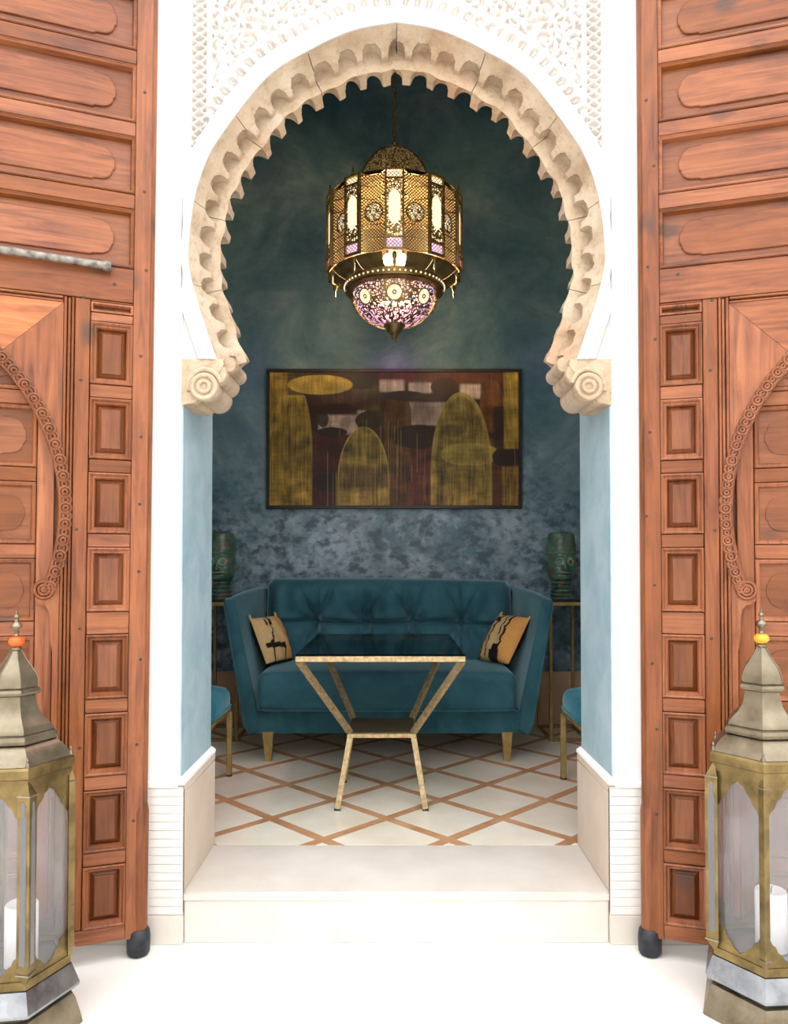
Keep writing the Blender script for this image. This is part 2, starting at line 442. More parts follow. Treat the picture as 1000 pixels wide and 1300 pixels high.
# upper jambs behind the stone arch
for x0, x1 in ((XL, XL+0.004), (XR-0.004, XR)):
    MB().box(x0, x1, 2.478, YR, 1.70, 2.98).build('jamb_plaster', 'jamb', wf)
# thin shadow-line fillets up both edges of the pilasters
for x in (XL-0.004, XR+0.004):
    MB().box(x-0.006, x+0.006, YF-0.006, YF+0.002, 1.78, 5.2, 0.002).build('pilaster_fillet', 'white', wf)
for x0, x1 in ((XL-0.10, XL-0.010), (XR+0.010, XR+0.10)):
    MB().box(x0, x1, YF-0.010, YF+0.002, 0.475, 5.2, 0.004).build('pilaster', 'white', wf)

# arch curve (half width, height)
ARCH = [(0.0, 2.8361), (0.1351, 2.8112), (0.2701, 2.7501), (0.4024, 2.6642), (0.5342, 2.4966), (0.5924, 2.3963), (0.6284, 2.2776),
        (0.6436, 2.1469), (0.6419, 2.0631), (0.6144, 1.955), (0.5847, 1.8642), (0.5551, 1.776)]
ac = catmull(ARCH, 40)
sl = np.concatenate([[0], np.cumsum(np.hypot(*np.diff(ac, axis=0).T))]); ALEN = sl[-1]
def arch_at(s):
    s = np.clip(np.asarray(s, float), 0, ALEN)
    p = np.stack([np.interp(s, sl, ac[:, 0]), np.interp(s, sl, ac[:, 1])], -1)
    e = 0.012
    a = np.stack([np.interp(np.clip(s-e, 0, ALEN), sl, ac[:, 0]), np.interp(np.clip(s-e, 0, ALEN), sl, ac[:, 1])], -1)
    c = np.stack([np.interp(np.clip(s+e, 0, ALEN), sl, ac[:, 0]), np.interp(np.clip(s+e, 0, ALEN), sl, ac[:, 1])], -1)
    t = c-a; t /= np.linalg.norm(t, axis=-1, keepdims=True)
    nrm = np.stack([t[..., 1], -t[..., 0]], -1)      # inward
    nrm[s < 0.004] = (0, -1)
    return p, nrm

# solid backing of the spandrels
for sd in (-1, 1):
    p, n_ = arch_at(np.linspace(0, ALEN, 60)); q = p-n_*0.006
    xe = (XR-CX) if sd > 0 else (CX-XL)
    poly = [(float(a), float(c)) for a, c in q]
    poly[0] = (0.0, poly[0][1])
    poly += [(xe, 1.776), (xe, 3.12), (0.0, 3.12)]
    MB().prism(poly, 2.318, 2.476, lambda a, c, y: (CX+sd*a, y, c)).build('spandrel_backing', 'white', wf)

# carved stucco relief
def carved_panel():
    gx = np.linspace(XL-0.0, XR+0.0, 470); gz = np.linspace(1.776, 3.13, 480)
    X, Z = np.meshgrid(gx, gz); A = np.abs(X-CX)
    sp, _ = arch_at(np.linspace(0, ALEN, 240))
    D = np.full(X.shape, 9.0); S = np.zeros(X.shape)
    for i, (px, pz) in enumerate(sp):
        d = np.hypot(A-px, Z-pz); m = d < D; D[m] = d[m]; S[m] = i/239*ALEN
    hw = np.interp(Z, ac[::-1, 1], ac[::-1, 0], right=0.0)
    inside = (A < hw) & (Z < 2.8361)
    D = np.where(inside, -D, D)
    H = np.zeros(X.shape)
    # region masks
    plain = D < 0.054
    border = (D >= 0.054) & (D < 0.100)
    fil1 = (D >= 0.100) & (D < 0.110)
    edge = A > 0.640
    lat = (A > 0.592) & (A <= 0.640) & (D > 0.060)
    fil2 = (A > 0.578) & (A <= 0.592) & (D > 0.100)
    low = Z < 2.22
    field = (D >= 0.110) & (A <= 0.578)
    # lattice band: interlaced zigzags with drilled holes
    cell = 0.030
    u = (A-0.592)/0.048; w = (Z/cell) % 2.0
    z1 = np.abs(u-np.abs(((Z/cell) % 2)-1)); z2 = np.abs(u-(1-np.abs(((Z/cell) % 2)-1)))
    L = np.maximum(np.clip(1-(z1/0.24)**2, 0, 1), np.clip(1-(z2/0.24)**2, 0, 1))
    L = np.maximum(L, np.clip(1-np.minimum(np.abs(u-0.0), np.abs(u-1.0))/0.12, 0, 1))
    # leaf border round the arch
    ph = (S/0.036) % 1.0; q = (D-0.054)/0.046
    leaf = np.clip(1.25-(((ph-0.5)/0.30)**2+((q-0.45-0.25*(ph-0.5))/0.36)**2), 0, 1)
    B = 1-np.sqrt(leaf)*0.95
    B = np.where((np.abs(ph-0.5) < 0.10) & (q < 0.75) & (q > 0.3), np.maximum(B, 0.45), B)
    # arabesques
    F = np.zeros(X.shape); dx = gx[1]-gx[0]; dz = gz[1]-gz[0]
    def stamp(px, pz, r, amp):
        for sgn in (-1, 1):
            xx = CX+sgn*px
            i0 = int((xx-r-gx[0])/dx); i1 = int((xx+r-gx[0])/dx)+2; j0 = int((pz-r-gz[0])/dz); j1 = int((pz+r-gz[0])/dz)+2
            i0 = max(i0, 0); j0 = max(j0, 0); i1 = min(i1, len(gx)); j1 = min(j1, len(gz))
            if i0 >= i1 or j0 >= j1: continue
            d = np.hypot(X[j0:j1, i0:i1]-xx, Z[j0:j1, i0:i1]-pz)/r
            F[j0:j1, i0:i1] = np.maximum(F[j0:j1, i0:i1], amp*np.sqrt(np.clip(1-d*d, 0, 1)))
    rg = random.Random(3); cs = []
    for _ in range(6000):
        px, pz = rg.uniform(0.0, 0.575), rg.uniform(2.2, 3.12)
        i = int(round((CX+px-gx[0])/dx)); j = int(round((pz-gz[0])/dz))
        if not (0 <= i < len(gx) and 0 <= j < len(gz)) or D[j, i] < 0.112: continue
        if all(math.hypot(px-a, pz-c) > 0.062 for a, c in cs): cs.append((px, pz))
    for k, (cx_, cz_) in enumerate(cs):
        h = 1 if rg.random() < .5 else -1; ph0 = rg.uniform(0, 6.28)
        for i in range(70):
            t = i/69; a = ph0+h*t*9.0; r = 0.036*(1-t)**0.75+0.003
            stamp(cx_+r*math.cos(a), cz_+r*math.sin(a), 0.0062, 0.85)
        stamp(cx_, cz_, 0.010, 1.0)
        for i in range(5):
            a = ph0+i*1.3
            for j in range(7):
                rr = 0.026+j*0.0036
                stamp(cx_+rr*math.cos(a+0.16*j*h), cz_+rr*math.sin(a+0.16*j*h), 0.0085*math.sin(math.pi*(j+1.2)/8.4), 0.95)
        nb = sorted(cs, key=lambda c: math.hypot(c[0]-cx_, c[1]-cz_))[1:3]
        for (a, c) in nb:
            for i in range(24):
                t = i/23; bow = 0.016*math.sin(math.pi*t)*h
                stamp(cx_+(a-cx_)*t-(c-cz_)/0.07*bow, cz_+(c-cz_)*t+(a-cx_)/0.07*bow, 0.005, 0.7)
    H = np.where(plain | fil1 | edge | fil2, 1.0, 0.0)
    H = np.where(field, F, H); H = np.where(border, B, H); H = np.where(lat, L, H)
    H = np.where(edge | plain | low, 1.0, H)
    Yv = YF+0.016-0.016*H
    nx, nz = len(gx), len(gz)
    vs = np.stack([X, Yv, Z], -1).reshape(-1, 3)
    keep = (D > -0.002)
    idx = np.arange(nx*nz).reshape(nz, nx)
    ok = keep[:-1, :-1] & keep[1:, :-1] & keep[:-1, 1:] & keep[1:, 1:]
    f = np.stack([idx[:-1, :-1], idx[:-1, 1:], idx[1:, 1:], idx[1:, :-1]], -1)[ok]
    used = np.unique(f); rm = np.full(nx*nz, -1); rm[used] = np.arange(len(used))
    me = bpy.data.meshes.new('carved_stucco'); me.from_pydata(vs[used].tolist(), [], rm[f].tolist())
    me.polygons.foreach_set('use_smooth', [True]*len(me.polygons)); me.materials.append(M['carved']); me.update()
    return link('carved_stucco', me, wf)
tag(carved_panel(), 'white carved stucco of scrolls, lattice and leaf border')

# moulded white band that runs round the arch
prof = [(-0.001, 2.322), (-0.001, 2.292), (0.006, 2.286), (0.018, 2.284), (0.024, 2.289), (0.034, 2.289), (0.040, 2.284), (0.050, 2.287), (0.056, 2.302), (0.056, 2.322)]
bm_ = MB(); ss = np.concatenate([-np.linspace(ALEN, 0, 110), np.linspace(0, ALEN, 110)[1:]])
rg_ = []
for s in ss:
    p, n_ = arch_at(np.array([abs(s)])); p = p[0]; n_ = n_[0]; sd = 1 if s >= 0 else -1
    rg_.append([(min(max(CX+sd*(p[0]-n_[0]*o_), XL+0.001), XR-0.001), y, max(p[1]-n_[1]*o_, 1.7815)) for o_, y in prof])
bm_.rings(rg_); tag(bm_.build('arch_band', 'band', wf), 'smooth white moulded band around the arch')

# ---- stone arch with two tiers of scallops, cut in blocks
sa = empty('stone_arch', (0, 0, 0), label='beige stone horseshoe arch with two tiers of scalloped teeth', cat='arch', kind='structure')
NL = 16; PITCHS = ALEN/(NL-0.1)
def cross(s, sd):
    p, n_ = arch_at(np.array([s])); p = p[0]; n_ = n_[0]
    ph = ((s/PITCHS)+0.5) % 1.0 - 0.5                       # a notch at the crown
    wob = 0.003*math.sin(s*37+sd)+0.002*math.sin(s*71+2*sd)
    yt = [2.298, 2.312, 2.328, 2.338]+list(np.linspace(2.342, 2.376, 10))+[2.386, 2.394, 2.396, 2.398]+list(np.linspace(2.400, 2.458, 13))+[2.466, 2.476, 2.476]
    ph = math.copysign(max(0.0, abs(ph)-0.01), ph)
    pts = []
    for k, y in enumerate(yt):
        if y <= 2.396:
            base = 0.002+0.046*min(1, (y-2.298)/0.075)**1.2
            g = max(0, min(1, (y-2.338)/0.034)); cut = 0.038*math.sqrt(1-(1-g)**2)
            # rounded head: the niche narrows towards the front
            w = 0.35*math.sqrt(max(0.0, 1-(1-g)**2))+1e-4
            bt = max(0, 1-(ph/w)**2)**0.42 if w > 0.01 else 0
            off = base-cut*bt+wob*min(1, (y-2.298)/0.03)
        else:
            base = 0.076
            g = max(0, min(1, (y-2.398)/0.060)); cut = 0.040*math.sqrt(1-(1-g)**2)
            w = 0.32*max(0.0, 1-(1-g)**2)**0.35+1e-4
            bt = max(0, 1-(ph/w)**2)**0.42 if w > 0.01 else 0
            off = base-cut*bt+wob
        if k == len(yt)-1: off = -0.006
        pts.append((off, y))
    pts.append((-0.006, 2.298))
    return [(CX+sd*(p[0]+n_[0]*o_), y, p[1]+n_[1]*o_) for o_, y in pts]
for sd in (-1, 1):
    seams = [0.0, 0.295, 0.600, 0.900, 1.16, ALEN]
    for i in range(5):
        a, c = seams[i]+0.0012, seams[i+1]-0.0012
        n = max(12, int((c-a)/0.0036))
        ob = MB().rings([cross(s, sd) for s in np.linspace(a, c, n)]).build('voussoir', 'stone', sa, sharp=50)

# ---- scrolled corbels under the arch feet
def corbel(sd):
    xw = XL if sd < 0 else XR
    root = empty('corbel', (xw, YF, 1.64), label=('beige stone scroll corbel under the arch on the %s jamb' % ('left' if sd < 0 else 'right')), cat='corbel', kind='structure')
    X = lambda q: -sd*q
    f = lambda q, z, y: (X(q), y-YF, z-1.64)
    poly = [(0, 1.782), (0.128, 1.782), (0.130, 1.765), (0.118, 1.745), (0.10, 1.72), (0.085, 1.70), (0.06, 1.668), (0.042, 1.648), (0.0, 1.640)]
    MB().prism(poly, YF-0.006, 2.475, f).build('corbel_block', 'stone', root)
    def roll(q, z, r, y0, y1, nm='scroll_roll'):
        n = 22; ys = [y0, y0+0.006]+list(np.linspace(y0+0.03, y1-0.02, 5))+[y1-0.006, y1]
        rr = []
        for i, y in enumerate(ys):
            k = 0.88 if i in (0, len(ys)-1) else 1-0.06*math.sin(math.pi*(y-y0)/(y1-y0))
            rr.append([f(q+r*k*math.cos(2*math.pi*j/n), z+r*k*math.sin(2*math.pi*j/n), y) for j in range(n)])
        return MB().rings(rr).build(nm, 'stone', root, sharp=50)
    r1 = roll(0.073, 1.694, 0.044, YF-0.018, 2.49)
    roll(0.105, 1.738, 0.036, YF-0.002, 2.49)
    roll(0.138, 1.772, 0.026, YF+0.02, 2.49)
    roll(0.036, 1.664, 0.022, YF+0.0, 2.49)
    for rad, tb in ((0.036, 0.007), (0.017, 0.006)):
        v = MB()
        v.tube([f(0.073+rad*math.cos(a), 1.694+rad*math.sin(a), YF-0.020) for a in np.linspace(0, 2*math.pi, 28)[:-1]], tb, 8, loop=True).build('volute', 'stone', r1)
    v = MB(); pts = [f(0.073-(0.050+0.0*t)*math.cos(t), 1.694+0.056*math.sin(t), YF-0.008) for t in np.linspace(-0.2, 2.9, 18)]
    v.tube(pts, 0.008, 8)
    v.build('volute', 'stone', r1)
corbel(-1); corbel(1)

# ---- plinths, tiles and step
st = empty('step', (0, 0, 0), label='beige stone step up into the alcove under the arch', cat='step', kind='structure')
MB().box(XL+0.017, XR-0.017, YF-0.002, YF+0.020, 0, ZA-0.002, 0.002).build('riser', 'step', st)
MB().box(XL+0.010, XR-0.010, YF-0.006, YR+0.003, ZA-0.028, ZA, 0.004).build('tread', 'step', st)
MB().box(XL+0.010, XR-0.010, YF+0.020, YR, 0, ZA-0.028).build('step_core', 'step', st)
for sd, x0, x1 in ((-1, -1.05, XL+0.0165), (1, XR-0.0165, 1.05)):
    nm = 'left' if sd < 0 else 'right'
    pl = empty('plinth', (0, 0, 0), label='plinth of thin cream tiles and a sand slab at the %s jamb' % nm, cat='plinth', kind='structure')
    MB().box(x0, x1, YF-0.018, YF+0.001, 0, 0.088, 0.002).build('kerb_slab', 'step', pl)
    rows = 15; zt0, zt1 = 0.091, 0.470; h = (zt1-zt0)/rows
    me = MB().box(x0, x1, YF-0.018, YF-0.001, 0.0009, h-0.0009, 0.0008).mesh('tile', 'plinth_tile')
    for r in range(rows): link('tile', me, pl, (0, 0.0008*rng.uniform(-1, 1), zt0+r*h))
    MB().box(x0, x1, YF-0.015, YF+0.0005, 0.085, 0.475).build('mortar_bed', 'grout', pl)
    xi0, xi1 = (XL+0.002, XL+0.0165) if sd < 0 else (XR-0.0165, XR-0.002)
    MB().box(xi0, xi1, YF+0.0012, YR+0.012, ZA+0.001, 0.452, 0.0015).build('side_slab', 'plinth', pl)
    MB().box(xi0, xi1+0.0008 if sd < 0 else xi1, YF+0.0012, YR+0.012, 0.454, 0.478, 0.0015).build('side_slab', 'plinth', pl)
    # white cap of the plinth, bevelled towards the jamb
    prof = [(0.0, 0.480), (0.019, 0.480), (0.019, 0.490), (0.004, 0.500), (0.0, 0.500)]
    xw = XL if sd < 0 else XR
    MB().prism(prof, YF-0.020, YR+0.012, lambda q, z, y: (xw-sd*q, y, z)).build('plinth_cap', 'white', pl)
    MB().box(xw+sd*0.001, x0 if sd < 0 else x1, YF-0.022, YF+0.001, 0.472, 0.490, 0.003).build('plinth_cap', 'white', pl)

# ---- the alcove
o = MB().box(-XS-0.2, XS+0.2, YB, YB+0.2, 0, ZC+0.2).build('wall_back', 'backwall'); tag(o, 'mottled dark teal plaster wall behind the sofa', 'wall', kind='structure')
for nm, x0, x1 in (('left', -XS-0.2, -XS), ('right', XS, XS+0.2)):
    o = MB().box(x0, x1, YR, YB, 0, ZC+0.2).build('wall_'+nm, 'jamb'); tag(o, 'unseen plaster wall on the %s side of the alcove, pale blue to brighten it' % nm, 'wall', kind='structure')  # hidden from view; paler than the back wall to bounce light inside
o = MB().box(-XS, XS, YR-0.001, YB, ZC, ZC+0.2).build('ceiling', 'ceiling'); tag(o, 'dark ceiling high above the alcove', 'ceiling', kind='structure')
SKH = 0.482
o = MB().box(-XS, XS, YB-0.014, YB-0.0005, ZA, SKH, 0.002).build('baseboard_back', 'skirting'); tag(o, 'sand coloured stone skirting on the back wall', 'baseboard', kind='structure')
for nm, x0, x1 in (('left', -XS+0.0005, -XS+0.014), ('right', XS-0.014, XS-0.0005)):
    o = MB().box(x0, x1, YR, YB-0.014, ZA, SKH, 0.002).build('baseboard_'+nm, 'skirting'); tag(o, 'sand coloured stone skirting on the %s wall' % nm, 'baseboard', kind='structure')

fl = MB().box(-XS, XS, YR, YB, 0, ZA-0.004).build('floor', 'grout')
tag(fl, 'alcove floor of cream diamond tiles between terracotta strips', 'floor', kind='structure')
def clip(poly, x0, x1, y0, y1):
    for ax, lim, sg in ((0, x0, 1), (0, x1, -1), (1, y0, 1), (1, y1, -1)):
        out = []
        for i in range(len(poly)):
            a, c = poly[i-1], poly[i]
            ia, ic = sg*(a[ax]-lim) >= 0, sg*(c[ax]-lim) >= 0
            if ia != ic:
                t = (lim-a[ax])/(c[ax]-a[ax]); out.append((a[0]+(c[0]-a[0])*t, a[1]+(c[1]-a[1])*t))
            if ic: out.append(c)
        poly = out
        if len(poly) < 3: return None
    area = 0.5*sum(poly[i-1][0]*poly[i][1]-poly[i][0]*poly[i-1][1] for i in range(len(poly)))
    return poly if abs(area) > 2e-5 else None
HD = 0.22625; OX, OY = -0.030, 3.409
r2 = 1/math.sqrt(2); e1 = (r2, r2); e2 = (-r2, r2); SD = HD*math.sqrt(2)
def lp(a, c): return (OX+(a*e1[0]+c*e2[0]), OY+(a*e1[1]+c*e2[1]))
SWH = 0.0205; GAP = 0.0008
def flat(name, poly, zt, mat):
    p = clip(poly, -XS+0.015, XS-0.015, YR+0.004, YB-0.015)
    if p:
        b = MB().prism(p, ZA-0.0045, zt, lambda x, y, z: (x, y, z)); b.build(name, mat, fl, smooth=False)
for i in range(-9, 11):
    for j in range(-9, 11):
        a0, c0 = i*SD, j*SD
        x, y = lp(a0+SD/2, c0+SD/2)
        if abs(x) > XS+0.5 or not (YR-0.6 < y < YB+0.6): continue
        s = SWH+GAP
        flat('floor_tile', [lp(a0+s, c0+s), lp(a0+SD-s, c0+s), lp(a0+SD-s, c0+SD-s), lp(a0+s, c0+SD-s)], ZA+rng.uniform(-.0003, .0003), 'floor_tile')
        flat('floor_strip', [lp(a0+s, c0-SWH), lp(a0+SD-s, c0-SWH), lp(a0+SD-s, c0+SWH), lp(a0+s, c0+SWH)], ZA-0.0005, 'strip')
        flat('floor_strip', [lp(a0-SWH, c0-SWH), lp(a0+SWH, c0-SWH), lp(a0+SWH, c0+SD-SWH-GAP), lp(a0-SWH, c0+SD-SWH-GAP)], ZA-0.0005, 'strip')

# ------------------------------------------------------------------ carved doors
TOPP = [(2.025, 2.203), (2.249, 2.422), (2.465, 2.640), (2.684, 2.860), (2.905, 3.080)]
SMALL = [(1.885, 1.914), (1.675, 1.857), (1.456, 1.634), (1.239, 1.416), (1.012, 1.198), (0.760, 0.945), (0.538, 0.718), (0.320, 0.497), (0.102, 0.280)]
W = 1.056; V0 = 0.058; V1 = 3.20
def frame_loft(mb, S, u0, u1, v0, v1, prof, solid=False):
    rr = []
    for i, w in prof:
        rr.append([(S*(u0+i), w, v0+i), (S*(u1-i), w, v0+i), (S*(u1-i), w, v1-i), (S*(u0+i), w, v1-i)])
    mb.rings(rr, cap=solid, loop=not solid)
    return mb
MOULD = [(0.0005, 0.03), (0.0005, -0.002), (0.004, -0.004), (0.008, -0.001), (0.010, 0.003), (0.0155, 0.004), (0.019, 0.010), (0.019, 0.03)]
MOULDW = [(0.0005, 0.03), (0.0005, 0.0), (0.003, -0.003), (0.007, 0.001), (0.010, 0.002), (0.014, 0.012), (0.014, 0.03)]
def field_poly(u0, u1, v0, v1):
    vm = (v0+v1)/2; h = (v1-v0)/2
    right = [(-0.062, h), (-0.058, h*0.93)] + [(-0.040+0.034*math.sin(a), h*0.36+h*0.55*math.cos(a)) for a in np.linspace(0, math.pi/2, 6)] + [(-0.0015, h*0.30), (0.0, h*0.16)]
    r = [(u1+a, vm+c) for a, c in right]+[(u1+a, vm-c) for a, c in reversed(right)]
    l = [(u0-a, vm-c) for a, c in right]+[(u0-a, vm+c) for a, c in reversed(right)]
    return r+l
def door(name, S, loc, ang, lean, label, bolt):
    D = empty(name, loc, ang, label, 'door', kind='structure'); D.rotation_euler = (0, lean, ang)
    uv = lambda p, q, a: (S*p, a, q)
    B = lambda nm, mat, u0, u1, w0, w1, v0, v1, bv=0.0022: MB().box(S*(u0+math.copysign(0.0007, u1-u0)), S*(u1-math.copysign(0.0007, u1-u0)), w0, w1, v0+0.0009, v1-0.0009, bv).build(nm, mat, D)
    # hinge stile with rounded back edge
    poly = [(0.05, 0.0), (0.006, 0.0), (0.001, 0.004), (-0.002, 0.012)]+[(-0.002-0.007*math.sin(a), 0.03-0.018*math.cos(a)) for a in np.linspace(0.2, math.pi-0.2, 7)]+[(-0.002, 0.048), (0.0, 0.065), (0.05, 0.065)]
    MB().prism([(p, q) for p, q in poly], V0, V1, lambda p, q, a: (S*p, q, a)).build('hinge_stile', 'wood', D)
    # turned pivot post low on the hinge side
    MB().lathe([(0.016, 0), (0.024, 0.004), (0.025, 0.36), (0.021, 0.385), (0.012, 0.40)], 18, (S*0.012, 0.022, 0.06)).build('pivot_post', 'wood', D)
    pv = MB().lathe([(0.028, -0.058), (0.033, -0.05), (0.034, -0.008), (0.031, 0.012), (0.026, 0.018)], 24, (S*0.012, 0.022, 0.06)).build('pivot_shoe', 'iron', D)
    B('end_stile', 'wood', W-0.05, W, 0, 0.065, V0, V1)
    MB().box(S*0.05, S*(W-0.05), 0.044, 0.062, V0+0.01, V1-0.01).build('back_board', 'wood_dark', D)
    rails = [(2.203, 2.249), (2.422, 2.465), (2.640, 2.684), (2.860, 2.905), (3.080, 3.20), (1.922, 2.025), (V0, 0.102)]
    for v0, v1 in rails: B('rail', 'woodh', 0.0503, W-0.0503, 0.0, 0.044, v0, v1)
    # wide panels
    mould = {}; 
    for v0, v1 in TOPP:
        frame_loft(MB(), S, 0.0505, W-0.0505, v0, v1, MOULDW).build('panel_moulding', 'woodh', D, sharp=25)
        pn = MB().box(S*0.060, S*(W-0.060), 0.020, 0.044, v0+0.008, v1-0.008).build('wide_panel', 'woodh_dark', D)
        fp = field_poly(0.108, W-0.108, v0+0.034, v1-0.034)
        rr = [[uv(p, q, 0.021) for p, q in fp], [uv(p, q, 0.0150) for p, q in fp]]
        cu, cv = W/2, (v0+v1)/2
        sm = lambda p, q: (p-math.copysign(0.002, p-cu), q-math.copysign(0.002, q-cv))
        rr.append([uv(*sm(p, q), 0.0130) for p, q in fp])
        MB().rings(rr).build('raised_field', 'woodh', pn, sharp=30)
    # columns of small panels on both sides
    for mir in (0, 1):
        U = (lambda u: u) if not mir else (lambda u: W-u)
        B('mullion', 'wood', U(0.168), U(0.210), 0.0, 0.044, 0.1022, 1.9218)
        edges = [0.102]+[v for s in reversed(SMALL) for v in s]+[1.922]
        for k in range(0, len(edges), 2):
            if edges[k+1]-edges[k] > 0.004:
                B('small_rail', 'woodh', U(0.0505), U(0.1675), 0.0, 0.044, edges[k]+0.0004, edges[k+1]-0.0004)
        for k, (v0, v1) in enumerate(SMALL):
            ua, ub = sorted((U(0.0508), U(0.1672)))
            if k == 0:
                frame_loft(MB(), S, ua, ub, v0, v1, [(0.0005, 0.03), (0.0005, -0.002), (0.005, -0.003), (0.008, 0.002), (0.010, 0.012), (0.010, 0.03)]).build('panel_moulding', 'wood', D, sharp=25)
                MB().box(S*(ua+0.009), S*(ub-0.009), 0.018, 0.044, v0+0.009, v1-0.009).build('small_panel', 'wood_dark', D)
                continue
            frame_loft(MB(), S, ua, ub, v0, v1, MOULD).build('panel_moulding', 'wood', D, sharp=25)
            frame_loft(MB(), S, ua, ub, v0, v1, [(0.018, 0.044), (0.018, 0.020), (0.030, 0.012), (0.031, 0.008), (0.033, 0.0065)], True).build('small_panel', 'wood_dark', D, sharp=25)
    # border strips of the wicket
    for mir in (0, 1):
        U = (lambda u: u) if not mir else (lambda u: W-u)
        for (a, c, w) in ((0.2106, 0.2190, -0.003), (0.2196, 0.2296, 0.004), (0.2302, 0.2396, -0.001)):
            B('wicket_strip', 'wood', U(a), U(c), w, 0.044, 0.1024, 1.9216, 0.002)
    for (a, c, w) in ((1.9135, 1.9215, -0.003), (1.9035, 1.9130, 0.004)):
        B('wicket_strip', 'woodh', 0.2402, W-0.2402, w, 0.044, a, c, 0.002)
    # wicket surround: side boards and head board mitred at the corners
    ac_, vc, rad = 0.851, 1.30, 0.608
    th0 = math.atan2(1.7244-vc, 0.4156-ac_); th1 = math.pi+math.asin((vc-1.09)/rad)
    side = [(0.2402, 1.9028), (0.4150, 1.7280)]+[(ac_+rad*math.cos(t), vc+rad*math.sin(t)) for t in np.linspace(th0, th1, 26)]
    side += [(0.290, 1.072), (0.302, 1.060), (0.303, 1.046), (0.292, 1.036), (0.277, 1.033), (0.268, 1.020), (0.264, 1.000), (0.262, 0.94), (0.256, 0.90), (0.256, 0.103), (0.2402, 0.103)]
    for mir in (0, 1):
        MB().prism([((W-p) if mir else p, q) for p, q in side], 0.003, 0.024, lambda p, q, a: (S*p, a, q)).build('wicket_side_board', 'wood', D)
    tha = math.atan2(math.sqrt(rad**2-(W/2-ac_)**2), W/2-ac_)
    arc = [(ac_+rad*math.cos(t), vc+rad*math.sin(t)) for t in np.linspace(th0, tha, 14)]
    head = [(0.2412, 1.9028)]+[(0.4160, 1.7284)]+arc+[(W-p, q) for p, q in reversed(arc)]+[(W-0.4160, 1.7284), (W-0.2412, 1.9028)]
    MB().prism(head, 0.003, 0.024, lambda p, q, a: (S*p, a, q)).build('wicket_head_board', 'wood_pale' if bolt else 'woodh', D)
    # carved guilloche along the arch: interlocked rings between two beads
    for mir in (0, 1):
        g = MB(); X = (lambda u: S*u) if not mir else (lambda u: S*(W-u))
        L = rad*(th1-tha); n = int(L/0.0215); dpos = 1
        ths = np.linspace(tha, th1, n)
        for k, t in enumerate(ths):
            rc = rad+0.017
            cx_, cz_ = ac_+rc*math.cos(t), vc+rc*math.sin(t)
            for rr_, tb in ((0.0145, 0.0042), (0.0058, 0.0042)):
                g.tube([(X(cx_+rr_*math.cos(a)), 0.000-(0.002 if k % 2 else 0.0), cz_+rr_*math.sin(a)) for a in np.linspace(0, 2*math.pi, 13)[:-1]], tb, 5, loop=True)
        for rc in (rad+0.001,):
            g.tube([(X(ac_+rc*math.cos(t)), 0.002, vc+rc*math.sin(t)) for t in np.linspace(tha, th1, 60)], 0.004, 6)
        t = th1+0.02; cx_, cz_ = ac_+(rad+0.006)*math.cos(t), vc+(rad+0.006)*math.sin(t)
        for rr_ in (0.024, 0.014, 0.005):
            g.tube([(X(cx_+rr_*math.cos(a)), -0.001, cz_+rr_*math.sin(a)) for a in np.linspace(0, 2*math.pi, 19)[:-1]], 0.0055, 6, loop=True)
        tag(g.build('carved_border', 'wood_carve', D, sharp=60), 'carved interlaced border along the wicket arch', kind='stuff')
    # the wicket leaf inside the arch
    wr = [0.103, 0.30, 0.52, 0.74, 0.965, 1.185, 1.405, 1.625, 1.84]
    for mir in (0, 1):
        U = (lambda u: u) if not mir else (lambda u: W-u)
        B('wicket_stile', 'wood', U(0.258), U(0.305), 0.026, 0.0438, 0.104, 1.84)
    for k, v in enumerate(wr): 
        B('wicket_rail', 'woodh', 0.3054, W-0.3054, 0.026, 0.0438, max(v-0.021, 0.103), v+0.021)
    for a, c in zip(wr[:-1], wr[1:]):
        v0, v1 = a+0.0215, c-0.0215
        frame_loft(MB(), S, 0.306, W-0.306, v0, v1, [(i, w*0.55+0.027) for i, w in MOULDW]).build('panel_moulding', 'wood', D, sharp=25)
        pn = MB().box(S*0.316, S*(W-0.316), 0.0365, 0.0438, v0+0.008, v1-0.008).build('wicket_panel', 'woodh_dark', D)
        fp = field_poly(0.336, W-0.336, v0+0.034, v1-0.034)
        MB().rings([[uv(p, q, 0.037) for p, q in fp], [uv(p, q, 0.033) for p, q in fp]]).build('raised_field', 'woodh_dark', pn, sharp=30)
    # iron nails
    nm = MB().lathe([(0.0048, 0.0), (0.0042, 0.0015), (0.002, 0.002)], 8).mesh('nail', 'nailhead')
    for u, v in ((0.025, 0.39), (0.03, 0.64), (0.02, 0.88), (0.032, 1.10), (0.018, 1.33), (0.025, 1.56), (0.035, 1.78), (0.02, 2.00), (0.03, 2.30), (0.02, 2.56),
                 (0.19, 0.96), (0.188, 0.62), (0.19, 1.22), (0.189, 1.70), (0.19, 1.95), (0.10, 1.97), (0.192, 0.30), (0.31, 1.0)):
        link('nail', nm, D, (S*(u+rng.uniform(-.008, .008)), 0.0, v+rng.uniform(-.04, .04)), (math.pi/2, 0, 0))
    if bolt:
        bo = MB().tube([(S*(0.118+0.55*t), -0.020, 2.016+0.012*t) for t in np.linspace(0, 1, 12)], 0.0115, 12).build('sliding_bolt', 'steel', D)
        c = MB(); c.tube([(S*0.114, -0.020, 2.016), (S*0.122, -0.020, 2.016), (S*0.130, -0.020, 2.016), (S*0.138, -0.020, 2.016)], [0.0125, 0.0155, 0.0155, 0.013], 12); c.build('bolt_collar', 'steel', bo)
        for u in (0.52,):
            MB().box(S*(u-0.012), S*(u+0.012), -0.034, 0.003, 2.000, 2.044, 0.004).build('bolt_bracket', 'iron', bo)
    return D
